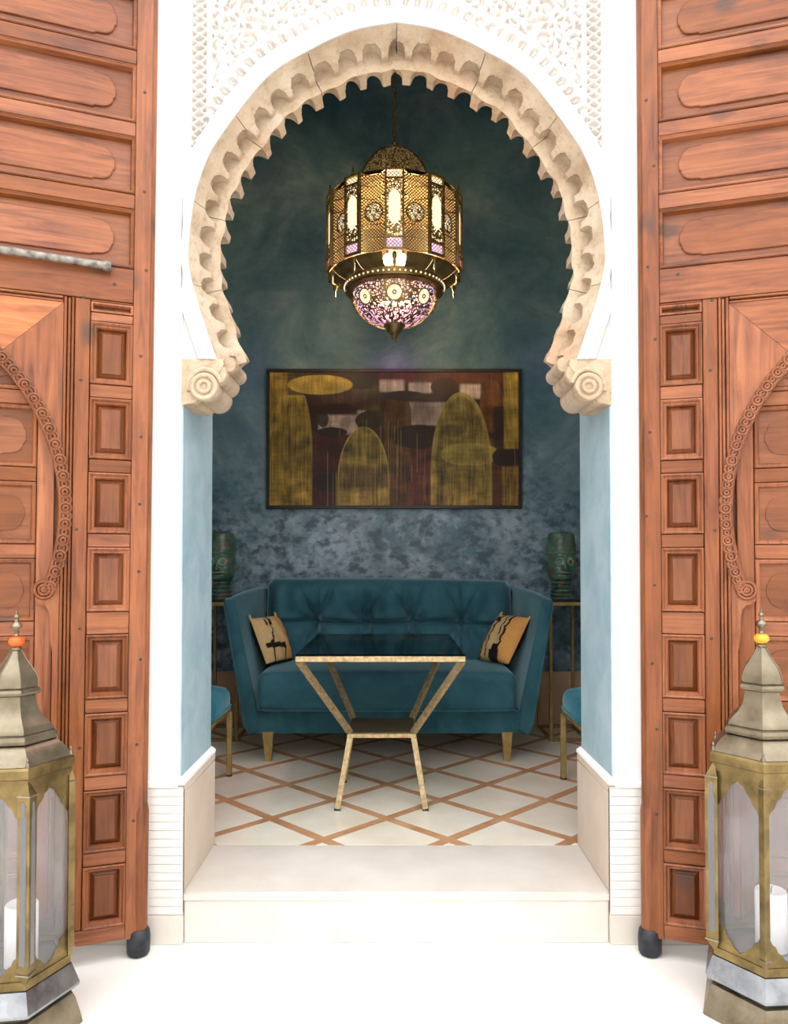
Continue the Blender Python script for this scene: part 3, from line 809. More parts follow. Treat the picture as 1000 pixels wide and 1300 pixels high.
door('door_1', -1, (-0.735, 2.215, 0.0), R(20), 0.0062, 'carved cedar door leaf with an iron bolt, left of the arch', True)
door('door_2', 1, (0.737, 2.215, 0.0), R(-17), 0.0, 'carved cedar door leaf without a bolt, right of the arch', False)

# ------------------------------------------------------------------ sofa
SX = -0.028
def cushion_grid(fn, nu, nv):
    """closed cushion from fn(u,v)->(front xyz, back xyz)"""
    b = MB(); F = [[fn(i/(nu-1), j/(nv-1)) for i in range(nu)] for j in range(nv)]
    vs = [p[0] for r in F for p in r]+[p[1] for r in F for p in r]; N = nu*nv; fs = []
    for j in range(nv-1):
        for i in range(nu-1):
            a = j*nu+i; fs.append((a, a+1, a+nu+1, a+nu)); fs.append((N+a, N+a+nu, N+a+nu+1, N+a+1))
    for i in range(nu-1):
        fs.append((i, N+i, N+i+1, i+1)); a = (nv-1)*nu+i; fs.append((a, a+1, N+a+1, N+a))
    for j in range(nv-1):
        a = j*nu; fs.append((a, a+nu, N+a+nu, N+a)); a = j*nu+nu-1; fs.append((a, N+a, N+a+nu, a+nu))
    return b.add(vs, fs)
def rbox(b, x0, x1, y0, y1, z0, z1, r, seg=4, crown=0.0):
    """box with rounded edges"""
    bm = bmesh.new(); bmesh.ops.create_cube(bm, size=1.0)
    for v in bm.verts: v.co = (x0 if v.co.x < 0 else x1, y0 if v.co.y < 0 else y1, z0 if v.co.z < 0 else z1)
    bmesh.ops.subdivide_edges(bm, edges=[e for e in bm.edges if abs(e.verts[0].co.x-e.verts[1].co.x) > 0.5*(x1-x0)], cuts=10)
    bmesh.ops.subdivide_edges(bm, edges=[e for e in bm.edges if abs(e.verts[0].co.y-e.verts[1].co.y) > 0.5*(y1-y0)], cuts=6, use_grid_fill=True)
    es = [e for e in bm.edges if len(e.link_faces) == 2 and e.link_faces[0].normal.dot(e.link_faces[1].normal) < 0.5]
    bm.normal_update(); es = [e for e in bm.edges if len(e.link_faces) == 2 and e.calc_face_angle(0) > 0.5]
    bmesh.ops.bevel(bm, geom=es, offset=r, segments=seg, affect='EDGES', profile=0.5)
    if crown:
        for v in bm.verts:
            if v.co.z > (z0+z1)/2:
                fx = math.cos(math.pi*((v.co.x-x0)/(x1-x0)-0.5)); fy = math.cos(math.pi*((v.co.y-y0)/(y1-y0)-0.5))
                v.co.z += crown*max(fx, 0)**0.5*max(fy, 0)**0.5
    bm.verts.index_update()
    b.add([v.co[:] for v in bm.verts], [[v.index for v in f.verts] for f in bm.faces]); bm.free(); return b

sf = empty('sofa', (SX, 3.75, ZA), label='teal velvet sofa with buttoned back and flared sides, behind the table', cat='sofa')
ox, oy, oz = SX, 3.75, ZA
def L(x, y, z): return (x-ox, y-oy, z-oz)
# base rail
b = MB()
base = [(-0.690, 0.296), (0.690, 0.296), (0.715, 0.41), (-0.715, 0.41)]
b.prism(base, 3.79, 4.48, lambda p, q, y: L(ox+p, y, q)); b.build('base', 'velvet', sf)
# flared arms: taller at the rear, leaning outwards
for sd in (-1, 1):
    rr = []
    for y, zt, toe in ((3.765, 0.955, 0.0), (3.772, 0.968, 0.0), (3.80, 0.975, 0.0), (4.0, 0.992, -0.012), (4.25, 1.005, -0.03), (4.50, 1.012, -0.05)):
        k = 0.93 if y == 3.765 else 1
        prof = [(0.690, 0.298), (0.700, 0.292), (0.725, 0.34), (0.772, 0.62), (0.828+toe, zt-0.016), (0.826+toe, zt-0.004), (0.818+toe, zt), (0.785+toe, zt), (0.772+toe, zt-0.008), (0.720+toe*0.5, 0.70), (0.668, 0.46), (0.650, 0.32)]
        cxp = sum(p for p, q in prof)/len(prof); czp = sum(q for p, q in prof)/len(prof)
        rr.append([L(ox+sd*(cxp+(p-cxp)*k), y, czp+(q-czp)*(0.985 if k < 1 else 1)) for p, q in prof])
    a = MB().rings(rr).build('arm', 'velvet', sf, sharp=50)
    pts = [L(ox+sd*p, 3.766, q) for p, q in ((0.698, 0.30), (0.722, 0.34), (0.770, 0.62), (0.825, 0.94))]
    MB().tube(pts, 0.004, 6).build('piping', 'velvet', a)
rbox(MB(), -0.80, 0.80, 4.42-oy, 4.56-oy, 0.30-oz, 1.000-oz, 0.03, 3).build('back_frame', 'velvet', sf)
# seat cushion
b = rbox(MB(), -0.656, 0.642, 3.715-oy, 4.36-oy, 0.412-oz, 0.604-oz, 0.042, 5, 0.022)
seat = b.build('seat_cushion', 'velvet', sf, sharp=80)
pts = [L(ox+x, 3.724, z) for x, z in ((-0.645, 0.425), (-0.3, 0.424), (0.3, 0.424), (0.632, 0.425))]
MB().tube(pts, 0.0045, 6).build('piping', 'velvet', seat)
# buttoned back cushion
BUT = [-0.4466, -0.163, 0.1116, 0.3885]; BZ = 0.815
def backc(u, v):
    x = -0.705+1.41*u; z = 0.56+0.505*v
    sq = lambda t: 1-abs(2*t-1)**7
    e = (max(sq(u), 0)*max(sq(v), 0))**0.38
    yc = 4.34+0.06*v-0.02
    puff = 0.175*e
    dep = 0.0; X = x+ox
    for i, bx in enumerate(BUT):
        dx, dz = (X-bx), (z-BZ); d = math.hypot(dx, dz)
        dep += 0.065*math.exp(-(d/0.040)**2)+0.050*math.exp(-(d/0.11)**2)
        a = math.atan2(dz, dx)
        dep += 0.011*(0.5+0.5*math.cos(7*a+1.3*i))*math.exp(-((d-0.085)/0.07)**2)
        # folds that run up and down from every button
        lean = 0.18*math.sin(1.9*i+0.4)
        for kk, off in ((1, lean), (0.6, lean+0.45), (0.55, lean-0.5)):
            q = dx-off*abs(dz)*(1 if dz > 0 else 0.7)
            dep += kk*0.055*math.exp(-(q/0.015)**2)*math.exp(-(abs(dz)/0.17)**2)*(1-math.exp(-(d/0.03)**2))
    # crease between buttons
    zc = BZ+0.006*math.sin(9*X)
    inr = 1/(1+math.exp(-(X-(BUT[0]-0.20))/0.03))*1/(1+math.exp((X-(BUT[-1]+0.2))/0.03))
    dep += 0.045*math.exp(-((z-zc)/0.016)**2)*inr
    dep += 0.005*math.sin(23*X+3*z)*e+0.004*math.sin(41*X-7*z+2*math.sin(9*X))*e
    dep += 0.006*math.sin(70*X+11*z+2.5*math.sin(7*X))*math.exp(-((z-0.97)/0.09)**2)*e
    top = 0.010*math.sin(math.pi*u)-0.014*u
    rc = 0.05
    xx = x; zz = z+top*v
    # round the upper corners
    cu = max(0, abs(x)-(0.705-rc)); cv = max(0, z-(1.065-rc))
    if cu > 0 and cv > 0:
        dd = math.hypot(cu, cv)
        if dd > 0:
            k = max(cu, cv)/dd
            xx = math.copysign(0.705-rc+cu*k, x); zz = 1.065-rc+cv*k+top*v
    yf = yc-puff+dep*min(1, e*1.4)
    return L(ox+xx, yf, zz), L(ox+xx, yc+0.055*e+0.005, zz)
bk = cushion_grid(backc, 190, 80).build('back_cushion', 'velvet', sf, sharp=70)
for bx in BUT:
    MB().sphere(L(bx, 4.345, BZ), 0.014, 12, 8, (1, 0.6, 1)).build('button', 'velvet', bk)
# tapered legs
for lx in (-0.607, 0.598):
    for ly, h in ((3.81, 1), (4.42, 1)):
        rr = []
        for z, k in ((0.0, 0.016), (0.02, 0.017), (0.15, 0.027)):
            rr.append([(lx+sx*k, ly-oy+sy*k, z) for sx, sy in ((-1, -1), (1, -1), (1, 1), (-1, 1))])
        MB().rings(rr).build('leg', 'legs', sf)

# ---- patterned cushions
def pillow(loc, rot, w, h, th, label, kind):
    n = 48; vs = []; fs = []; cols = []
    def P(u, v, sgn):
        e = (max(0, 1-abs(2*u-1)**2.6)*max(0, 1-abs(2*v-1)**2.6))**0.45
        pin = 1-0.10*(abs(2*u-1)**2)*(1-abs(2*v-1)**2); pin2 = 1-0.10*(abs(2*v-1)**2)*(1-abs(2*u-1)**2)
        wob = 0.004*math.sin(17*u+5*v)+0.003*math.sin(29*v+2*u)
        return ((u-0.5)*w*pin2, -sgn*(th/2*e+wob*e), (v-0.5)*h*pin)
    tan = np.array(lin(205, 150, 82)[:3]); pale = np.array(lin(196, 168, 118)[:3]); blk = np.array(lin(22, 14, 10)[:3])
    def C(u, v, sgn):
        if sgn < 0: return blk
        c = tan if u > 0.70 else pale
        w_ = 0.010*math.sin(30*v)+0.006*math.sin(67*v)
        if kind == 1:
            if abs(u-0.68+w_*0.5+0.05*(v-0.5)) < 0.030: c = blk
            if v < 0.32 and 0.44 < u < 0.68 and (v < 0.18+0.12*(u > 0.5)): c = blk
            for a, lo, hi in ((0.10, 0.0, 0.8), (0.28, 0.05, 0.98), (0.50, 0.50, 1.0)):
                if abs(u-a+w_*0.6-0.04*v) < 0.026 and lo < v < hi: c = blk
            if 0.17 < u < 0.33 and 0.80 < v < 0.90: c = blk
            if u < 0.06: c = blk
        else:
            if u > 0.985: c = blk
            uu = 1-u
            c = tan if uu < 0.36 else pale
            if 0.38 < uu < 0.42 and v < 0.36: c = blk
            if 0.36 < uu < 0.95 and 0.20+0.12*uu < v < 0.33+0.10*uu: c = blk
            if abs(uu-0.70+0.35*(v-0.6)) < 0.022 and v > 0.42: c = blk
            if 0.55 < uu < 0.78 and 0.78 < v < 0.93 and abs(uu-0.66) > 0.05: c = blk
            if abs(uu-0.80) < 0.018 and v < 0.45: c = blk
            if v < 0.03: c = blk
        return c
    for sgn in (1, -1):
        for j in range(n):
            for i in range(n):
                u, v = i/(n-1), j/(n-1); vs.append(P(u, v, sgn)); cols.append((*C(u, v, sgn), 1))
    N = n*n
    for j in range(n-1):
        for i in range(n-1):
            a = j*n+i; fs.append((a, a+1, a+n+1, a+n)); fs.append((N+a, N+a+n, N+a+n+1, N+a+1))
    b = MB().add(vs, fs)
    for i in range(n-1):
        b.f += [(i, N+i, N+i+1, i+1), ((n-1)*n+i, (n-1)*n+i+1, N+(n-1)*n+i+1, N+(n-1)*n+i), (i*n, (i+1)*n, N+(i+1)*n, N+i*n), (i*n+n-1, N+i*n+n-1, N+(i+1)*n+n-1, (i+1)*n+n-1)]
    root = empty('cushion', loc, 0, label, 'cushion', 'woven cushions on the sofa'); root.rotation_euler = rot
    me = b.mesh('cover', 'kuba', sharp=80); paint(me, cols); link('cover', me, root)
    for sx in (-1, 1):
        t = MB().tube([(sx*w*0.455, 0, h*0.46), (sx*w*0.475, 0, h*0.49), (sx*w*0.48+0.004, 0.002, h*0.49+0.018), (sx*w*0.48+0.002, 0.002, h*0.49+0.026)], [0.009, 0.007, 0.006, 0.002], 7)
        t.build('corner_tuft', 'straw', root)
pillow((-0.655, 4.02, 0.742), (R(-24), R(0), R(66)), 0.25, 0.262, 0.11, 'ochre woven cushion with one broad black bar, against the left sofa arm', 0)
pillow((0.588, 4.02, 0.748), (R(-32), R(0), R(-60)), 0.26, 0.275, 0.11, 'ochre woven cushion with upright black stripes, against the right sofa arm', 1)

# ------------------------------------------------------------------ table
TX, TY = -0.051, 3.246
tb = empty('coffee_table', (TX, TY, ZA), label='gilt metal table with smoked glass top and small lower shelf', cat='table')
hw, yf, yb, zt = 0.3215, 2.83-TY, 3.655-TY, 0.806-ZA
k = 0.0115
for y in (yf+k, yb-k): MB().box(-hw, hw, y-k, y+k, zt-0.026, zt-0.004, 0.002).build('top_rail', 'gold', tb)
for x in (-hw+k, hw-k): MB().box(x-k, x+k, yf+2*k, yb-2*k, zt-0.026, zt-0.004, 0.002).build('top_rail', 'gold', tb)
MB().box(-hw+0.002, hw-0.002, yf+0.002, yb-0.002, zt-0.0038, zt+0.003, 0.001).build('glass_top', 'smoked', tb)
sw, sd_ = 0.143, 0.150; zs = 0.302
MB().box(-sw, sw, -sd_, sd_, zs-0.022, zs-0.004, 0.002).build('shelf_frame', 'gold', tb)
MB().box(-sw+0.004, sw-0.004, -sd_+0.006, sd_-0.004, zs-0.0038, zs, 0.001).build('shelf_plate', 'shelf', tb)
for sx in (-1, 1):
    for (yt_, ys, yl) in ((yf+0.014, -sd_+0.012, 3.052-TY), (yb-0.014, sd_-0.012, 3.44-TY)):
        MB().tube([(sx*(hw-0.012), yt_, zt-0.024), (sx*(sw-0.012), ys, zs-0.001)], 0.0105, square=True).build('strut', 'gold', tb)
        lg = MB().tube([(sx*(sw-0.012), ys, zs-0.020), (sx*0.178, yl, 0.006)], 0.0105, square=True).build('leg', 'gold', tb)
        MB().box(sx*0.178-0.0125, sx*0.178+0.0125, yl-0.0125, yl+0.0125, 0, 0.007, 0.001).build('foot_pad', 'iron', lg)

# ------------------------------------------------------------------ side chairs
def chair(cx_, cy, rz, label):
    c = empty('side_chair', (cx_, cy, ZA), rz, label, 'chair', 'teal side chairs')
    # local: +x is the front edge; seat 0.47 wide, 0.45 deep
    def ring(z, k, rr=0.13):
        out = []; hx, hy = 0.225*k, 0.25*k
        for qx, qy, a0 in ((1, 1, 0), (-1, 1, 90), (-1, -1, 180), (1, -1, 270)):
            for a in np.linspace(a0, a0+90, 7): out.append((qx*(hx-rr*k)+rr*k*math.cos(R(a)), qy*(hy-rr*k)+rr*k*math.sin(R(a)), z))
        return out
    se = MB().rings([ring(z, k) for z, k in ((0.325, 0.93), (0.330, 0.97), (0.345, 0.985), (0.375, 1.0), (0.405, 0.985), (0.422, 0.94), (0.432, 0.82), (0.437, 0.6), (0.439, 0.3))]).build('seat', 'velvet_chair', c, sharp=80)
    MB().tube(ring(0.347, 1.0), 0.006, 8, loop=True).build('piping', 'velvet_chair', se)
    for y in (-0.235, 0.235):
        MB().box(-0.20, 0.205, y-0.009 if y > 0 else y-0.009, y+0.009, 0.30, 0.322, 0.002).build('seat_rail', 'legs', c)
    for x in (-0.20, 0.20):
        MB().box(x-0.009, x+0.009, -0.226, 0.226, 0.301, 0.321, 0.002).build('seat_rail', 'legs', c)
    for x in (-0.20, 0.20):
        for y in (-0.235, 0.235):
            lg = MB().box(x-0.0115, x+0.0115, y-0.0115, y+0.0115, 0.006, 0.30, 0.002).build('leg', 'legs', c)
            MB().box(x-0.0125, x+0.0125, y-0.0125, y+0.0125, 0, 0.007).build('foot_pad', 'iron', lg)
    bk = []
    for a in np.linspace(-1.0, 1.0, 17):
        x, y = -0.225+0.10*(1-math.cos(a*1.2)), 0.25*math.sin(a*1.2)/math.sin(1.2)
        bk.append([(x-0.02, y, 0.33), (x+0.03, y*0.96, 0.33), (x+0.032, y*0.96, 0.50), (x+0.018, y, 0.70-0.10*a*a), (x+0.0, y, 0.715-0.10*a*a), (x-0.022, y*1.02, 0.69-0.10*a*a), (x-0.026, y*1.02, 0.50)])
    MB().rings(bk).build('backrest', 'velvet_chair', c, sharp=60)
chair(-0.975, 3.305, 0, 'teal velvet chair with gilt legs half hidden by the left jamb')
chair(0.985, 3.255, math.pi, 'teal velvet chair with gilt legs half hidden by the right jamb')

# ------------------------------------------------------------------ stands with ceramic heads
def stand(x, label):
    s = empty('pedestal_stand', (x, 4.40, ZA), 0, label, 'stand', 'gilt stands beside the sofa')
    w, d, h = 0.112, 0.185, 0.790; k = 0.009
    MB().box(-w-0.004, w+0.004, -d-0.004, d+0.004, h-0.008, h, 0.002).build('top_plate', 'black', s)
    for z0, z1 in ((h-0.030, h-0.0085), (0, 0.018)):
        for y in (-d+k, d-k): MB().box(-w+2*k, w-2*k, y-k, y+k, z0, z1, 0.002).build('cross_rail', 'legs', s)
        for xx in (-w+k, w-k): MB().box(xx-k, xx+k, -d+2*k, d-2*k, z0, z1, 0.002).build('cross_rail', 'legs', s)
    for xx in (-w+k, w-k):
        for y in (-d+k, d-k): MB().box(xx-k, xx+k, y-k, y+k, 0, h-0.0085, 0.002).build('leg', 'legs', s)
    return h
stand(-0.988, 'gilt metal pedestal stand left of the sofa')
stand(0.985, 'gilt metal pedestal stand right of the sofa')

def head(x, y, z, yaw, rings_, label):
    n, m = 88, 120; H = 0.392
    prof = [(0.0, 0.060), (0.02, 0.066), (0.05, 0.064), (0.10, 0.060), (0.20, 0.058), (0.255, 0.056), (0.275, 0.060), (0.31, 0.070), (0.38, 0.078), (0.50, 0.082), (0.60, 0.083), (0.67, 0.083), (0.70, 0.088), (0.78, 0.089), (0.82, 0.083), (0.86, 0.078), (0.93, 0.077), (0.97, 0.072), (0.99, 0.060), (1.0, 0.035)]
    pv = np.array(prof); vs = []; cols = []
    g = lambda a, s: math.exp(-(a/s)**2)
    for j in range(m):
        t = j/(m-1); r0 = float(np.interp(t, pv[:, 0], pv[:, 1]))
        for i in range(n):
            th = 2*math.pi*i/n; a = ((th+math.pi/2+math.pi) % (2*math.pi))-math.pi     # 0 at the face (-y)
            r = r0; c = 1.0
            if t < 0.26:
                r += 0.0045*math.sin(t*2*math.pi/0.058); c = 0.75+0.5*(math.sin(t*2*math.pi/0.058) > 0)
            # chin and jaw
            r += 0.012*g(a, 0.45)*g(t-0.315, 0.035)
            # nose
            if 0.42 < t < 0.60:
                r += (0.022*(1-(t-0.42)/0.20))*g(a, 0.17+0.08*(0.60-t))*min(1, (t-0.42)/0.02)
            # brow
            r += 0.008*g(abs(a)-0.42, 0.30)*g(t-0.615, 0.018)
            # spectacle like rings round the eyes
            de = math.hypot((abs(a)-0.42)*0.082, (t-0.555)*H)
            r += 0.0065*g(de-0.019, 0.0045)-0.004*g(de, 0.012)+0.006*g(de, 0.006)
            if abs(de-0.019) < 0.007: c *= 2.6
            if de < 0.010: c *= 0.5
            # mouth
            r += 0.009*g(a, 0.40)*g(t-0.395, 0.016)+0.008*g(a, 0.34)*g(t-0.352, 0.014)-0.010*g(a, 0.34)*g(t-0.374, 0.008)
            if abs(a) < 0.42 and abs(t-0.374) < 0.008: c *= 0.15
            if abs(a) < 0.36 and abs(t-0.386) < 0.006: c *= 2.0
            # cheeks
            r += 0.006*g(abs(a)-0.75, 0.3)*g(t-0.46, 0.06)
            # ears
            r += 0.020*g(abs(a)-1.62, 0.13)*g(t-0.49, 0.055)-0.008*g(abs(a)-1.50, 0.08)*g(t-0.49, 0.03)
            # dotted cap
            if t > 0.68: r += 0.0022*math.sin(a*26)*math.sin(t*2*math.pi/0.032); c *= 1.15
            if 0.685 < t < 0.70: c *= 1.6
            vs.append((r*math.cos(th)*0.98, r*math.sin(th)*1.05, t*H)); cols.append((c, c, c, 1))
    fs = [(j*n+i, j*n+(i+1) % n, (j+1)*n+(i+1) % n, (j+1)*n+i) for j in range(m-1) for i in range(n)]
    fs += [tuple(range(n)), tuple(range(m*n-1, (m-1)*n-1, -1))]
    me = MB().add(vs, fs).mesh('ceramic_head', 'ceramic', sharp=80); paint(me, cols)
    o = link('ceramic_head', me, None, (x, y, z), (0, 0, yaw)); tag(o, label, 'sculpture', 'ceramic heads')
head(0.968, 4.34, ZA+0.7902, R(4), True, 'green glazed ceramic head with patterned cap, on the right stand')
head(-1.000, 4.34, ZA+0.7902, R(-6), True, 'green glazed ceramic head, on the stand by the left jamb')

# ------------------------------------------------------------------ painting
def painting():
    x0, x1, z0, z1 = -0.790, 0.792, 1.490, 2.358
    p = empty('painting', ((x0+x1)/2, YB-0.036, (z0+z1)/2), label='abstract painting of gold domes on brown in a thin black frame', cat='painting')
    hw_, hh = (x1-x0)/2, (z1-z0)/2
    for a in (-1, 1):
        MB().box(-hw_, hw_, -0.008, 0.034, a*hh-(0.010 if a > 0 else -0.010)-0.010, a*hh-(0.010 if a > 0 else -0.010)+0.010, 0.002).build('frame_bar', 'black', p)
        MB().box(a*(hw_-0.010)-0.010, a*(hw_-0.010)+0.010, -0.008, 0.034, -hh+0.0202, hh-0.0202, 0.002).build('frame_bar', 'black', p)
    nx, nz = 420, 230
    U, V = np.meshgrid(np.linspace(0, 1, nx), np.linspace(0, 1, nz))     # V down from the top
    px, py = 55+U*897, 55+V*488
    rs = np.random.RandomState(5)
    def smooth1(n, k):
        a = rs.rand(n+k); return np.convolve(a, np.ones(k)/k, 'valid')[:n]
    streak = np.stack([smooth1(nx, w) for w in (3, 7, 19)]); streak = (streak-streak.mean(1, keepdims=True))/streak.std(1, keepdims=True)
    sx = (0.5*streak[0]+0.35*streak[1]+0.35*streak[2])[None, :]*np.ones((nz, 1))
    n2 = rs.rand(nz, nx)
    for kk in (1, 2, 4, 8, 16): n2 = (n2+np.roll(n2, kk, 0))/2
    n3 = rs.rand(nz, nx)
    for kk in (1, 2, 4, 8): n3 = (n3+np.roll(n3, kk, 0))/2; n3 = (n3+np.roll(n3, kk, 1))/2
    n3 = (n3-n3.mean())/n3.std()
    n2 = (n2-n2.mean())/n2.std()
    img = np.zeros((nz, nx, 3))
    def c(r, g, bb): return np.array(lin(r, g, bb)[:3])
    img[:] = c(58, 32, 22)
    def lay(mask, colr, al=1.0, st=0.0):
        m = np.clip(mask, 0, 1)[..., None]*al
        cc = colr[None, None, :]*np.clip(1.15+st*(sx*0.26+n2*0.16+n3*0.16), 0.2, 2.2)[..., None]
        img[:] = img*(1-m)+cc*m
    def ell(cx_, cy, rx, ry, soft=0.05): return np.clip((1-np.hypot((px-cx_)/rx, (py-cy)/ry))/soft+0.5, 0, 1)
    def box(xa, xb, ya, yb_, s=5): return np.clip((px-xa)/s+.5, 0, 1)*np.clip((xb-px)/s+.5, 0, 1)*np.clip((py-ya)/s+.5, 0, 1)*np.clip((yb_-py)/s+.5, 0, 1)
    def dome(xa, xb, yt, ys, s=5):
        cx_ = (xa+xb)/2; hwid = (xb-xa)/2; k = np.clip((py-yt)/(ys-yt), 0, 1); w = hwid*np.sqrt(np.clip(1-(1-k)**2.0, 0, 1))
        return np.clip((w-np.abs(px-cx_))/s+.5, 0, 1)*(py > yt)
    lay(box(205, 480, 280, 545, 30), c(62, 30, 22), 1, .8)
    lay(box(480, 660, 260, 545, 25), c(84, 42, 30), 1, .9)
    lay(box(840, 900, 300, 545, 15), c(78, 44, 22), 1, .8)
    lay(box(450, 900, 55, 100, 15), c(84, 42, 22), 1, .5)
    lay(box(250, 455, 105, 205, 25), c(84, 68, 34), .85, .8)
    lay(ell(330, 160, 110, 45, .3), c(70, 36, 20), .8, .4)
    for xa, xb, ya, yb_ in ((232, 372, 212, 282), (372, 400, 196, 240), (540, 690, 166, 250), (452, 540, 84, 128), (556, 640, 96, 132), (740, 815, 100, 152)):
        lay(box(xa, xb, ya+6*0, yb_, 10), c(186, 156, 134), .95, .35)
    lay(ell(600, 205, 50, 40, .6), c(120, 98, 80), .7, .3); lay(ell(600, 110, 35, 20, .6), c(110, 100, 100), .6)
    lay(ell(330, 240, 22, 22, .7), c(120, 100, 88), .6)
    lay(dome(55-95, 206, 30, 330), c(140, 110, 42), 1, 1.0)
    lay(box(120, 200, 55, 140, 4), c(52, 40, 22), .85)
    lay(box(55, 205, 270, 400, 40), c(96, 74, 30), .45, 1.0)
    lay(ell(385, 92, 46, 27), c(48, 38, 22)); lay(ell(237, 102, 117, 36), c(164, 132, 52), 1, .45)
    lay(ell(237, 102, 92, 24, .6), c(140, 108, 38), .5, .5)
    lay(ell(300, 190, 74, 20), c(60, 28, 18)); lay(ell(248, 228, 20, 30), c(44, 34, 26), .9); lay(ell(280, 275, 55, 18), c(44, 28, 20))
    lay(ell(425, 232, 62, 36), c(62, 48, 26), 1, .4)
    lay(dome(468, 566, 126, 215), c(92, 58, 28), .92, .8)
    lay(ell(540, 142, 75, 18), c(44, 28, 20)); lay(ell(625, 150, 66, 15), c(60, 40, 26))
    lay(ell(595, 292, 100, 44), c(48, 32, 24), .95, .4)
    lay(ell(685, 110, 50, 34), c(62, 34, 18)); lay(ell(855, 180, 44, 98), c(98, 56, 24), 1, .6)
    lay(ell(275, 458, 70, 34), c(36, 22, 18))
    dm = dome(300, 485, 256, 470); lay(dm, c(146, 118, 52), 1, 1.0)
    lay(dm*box(290, 490, 395, 482, 25), c(72, 54, 28), .75, 1.0); lay(dm*ell(392, 340, 70, 55, .5), c(112, 92, 40), .6, .8)
    dr = dome(636, 852, 130, 420); lay(dr, c(122, 100, 44), .92, 1.1)
    lay(dr*(1-dome(652, 838, 146, 420, 8)), c(164, 136, 62), .6, .4)
    lay(box(690, 800, 420, 545, 20), c(140, 112, 46), .55, 1.3)
    lay(ell(775, 355, 106, 43), c(150, 128, 58), .85, .5); lay(ell(775, 355, 80, 28, .5), c(122, 100, 44), .5, .4)
    lay(ell(715, 270, 45, 22, .4), c(60, 44, 24), .6); lay(ell(908, 366, 52, 38), c(50, 32, 20))
    lay(box(897, 960, 50, 335, 6), c(150, 120, 46), .95, .8); lay(box(890, 960, 400, 545, 8), c(128, 96, 38), .85, 1.1)
    lay(box(860, 898, 180, 330, 10), c(44, 28, 18), .8)
    def rim(m): 
        g0 = np.abs(m-np.roll(m, 1, 1))+np.abs(m-np.roll(m, 1, 0)); return np.clip(g0*1.6, 0, 1)
    lay(rim(dm), c(190, 160, 86), .8); lay(rim(dr), c(180, 152, 80), .6); lay(rim(dome(55-95, 206, 30, 330))*(py > 142), c(176, 146, 70), .6)
    # drips
    for k in range(70):
        i = rs.randint(4, nx-4); j0 = rs.randint(int(nz*.35), int(nz*.8)); L_ = rs.randint(20, 110); j1 = min(nz, j0+L_)
        colr = c(178, 148, 74) if rs.rand() < .55 else c(38, 22, 16); al = rs.uniform(.25, .7)
        img[j0:j1, i] = img[j0:j1, i]*(1-al)+colr*al
    img[:] *= np.clip(1+0.10*n3+0.06*n2, 0.6, 1.4)[..., None]
    xs = np.linspace(-hw_+0.018, hw_-0.018, nx); zs_ = np.linspace(hh-0.018, -hh+0.018, nz)
    X, Z = np.meshgrid(xs, zs_); vs = np.stack([X, np.full(X.shape, 0.0), Z], -1).reshape(-1, 3)
    idx = np.arange(nx*nz).reshape(nz, nx)
    f = np.stack([idx[:-1, :-1], idx[1:, :-1], idx[1:, 1:], idx[:-1, 1:]], -1).reshape(-1, 4)
    me = bpy.data.meshes.new('canvas'); me.from_pydata(vs.tolist(), [], f.tolist()); me.materials.append(M['canvas'])
    paint(me, np.concatenate([img, np.ones((nz, nx, 1))], -1).reshape(-1, 4))
    cv = link('canvas', me, p)
    MB().box(-hw_+0.0185, hw_-0.0185, 0.0012, 0.030, -hh+0.0185, hh-0.0185).build('stretcher_board', 'black', p)
painting()

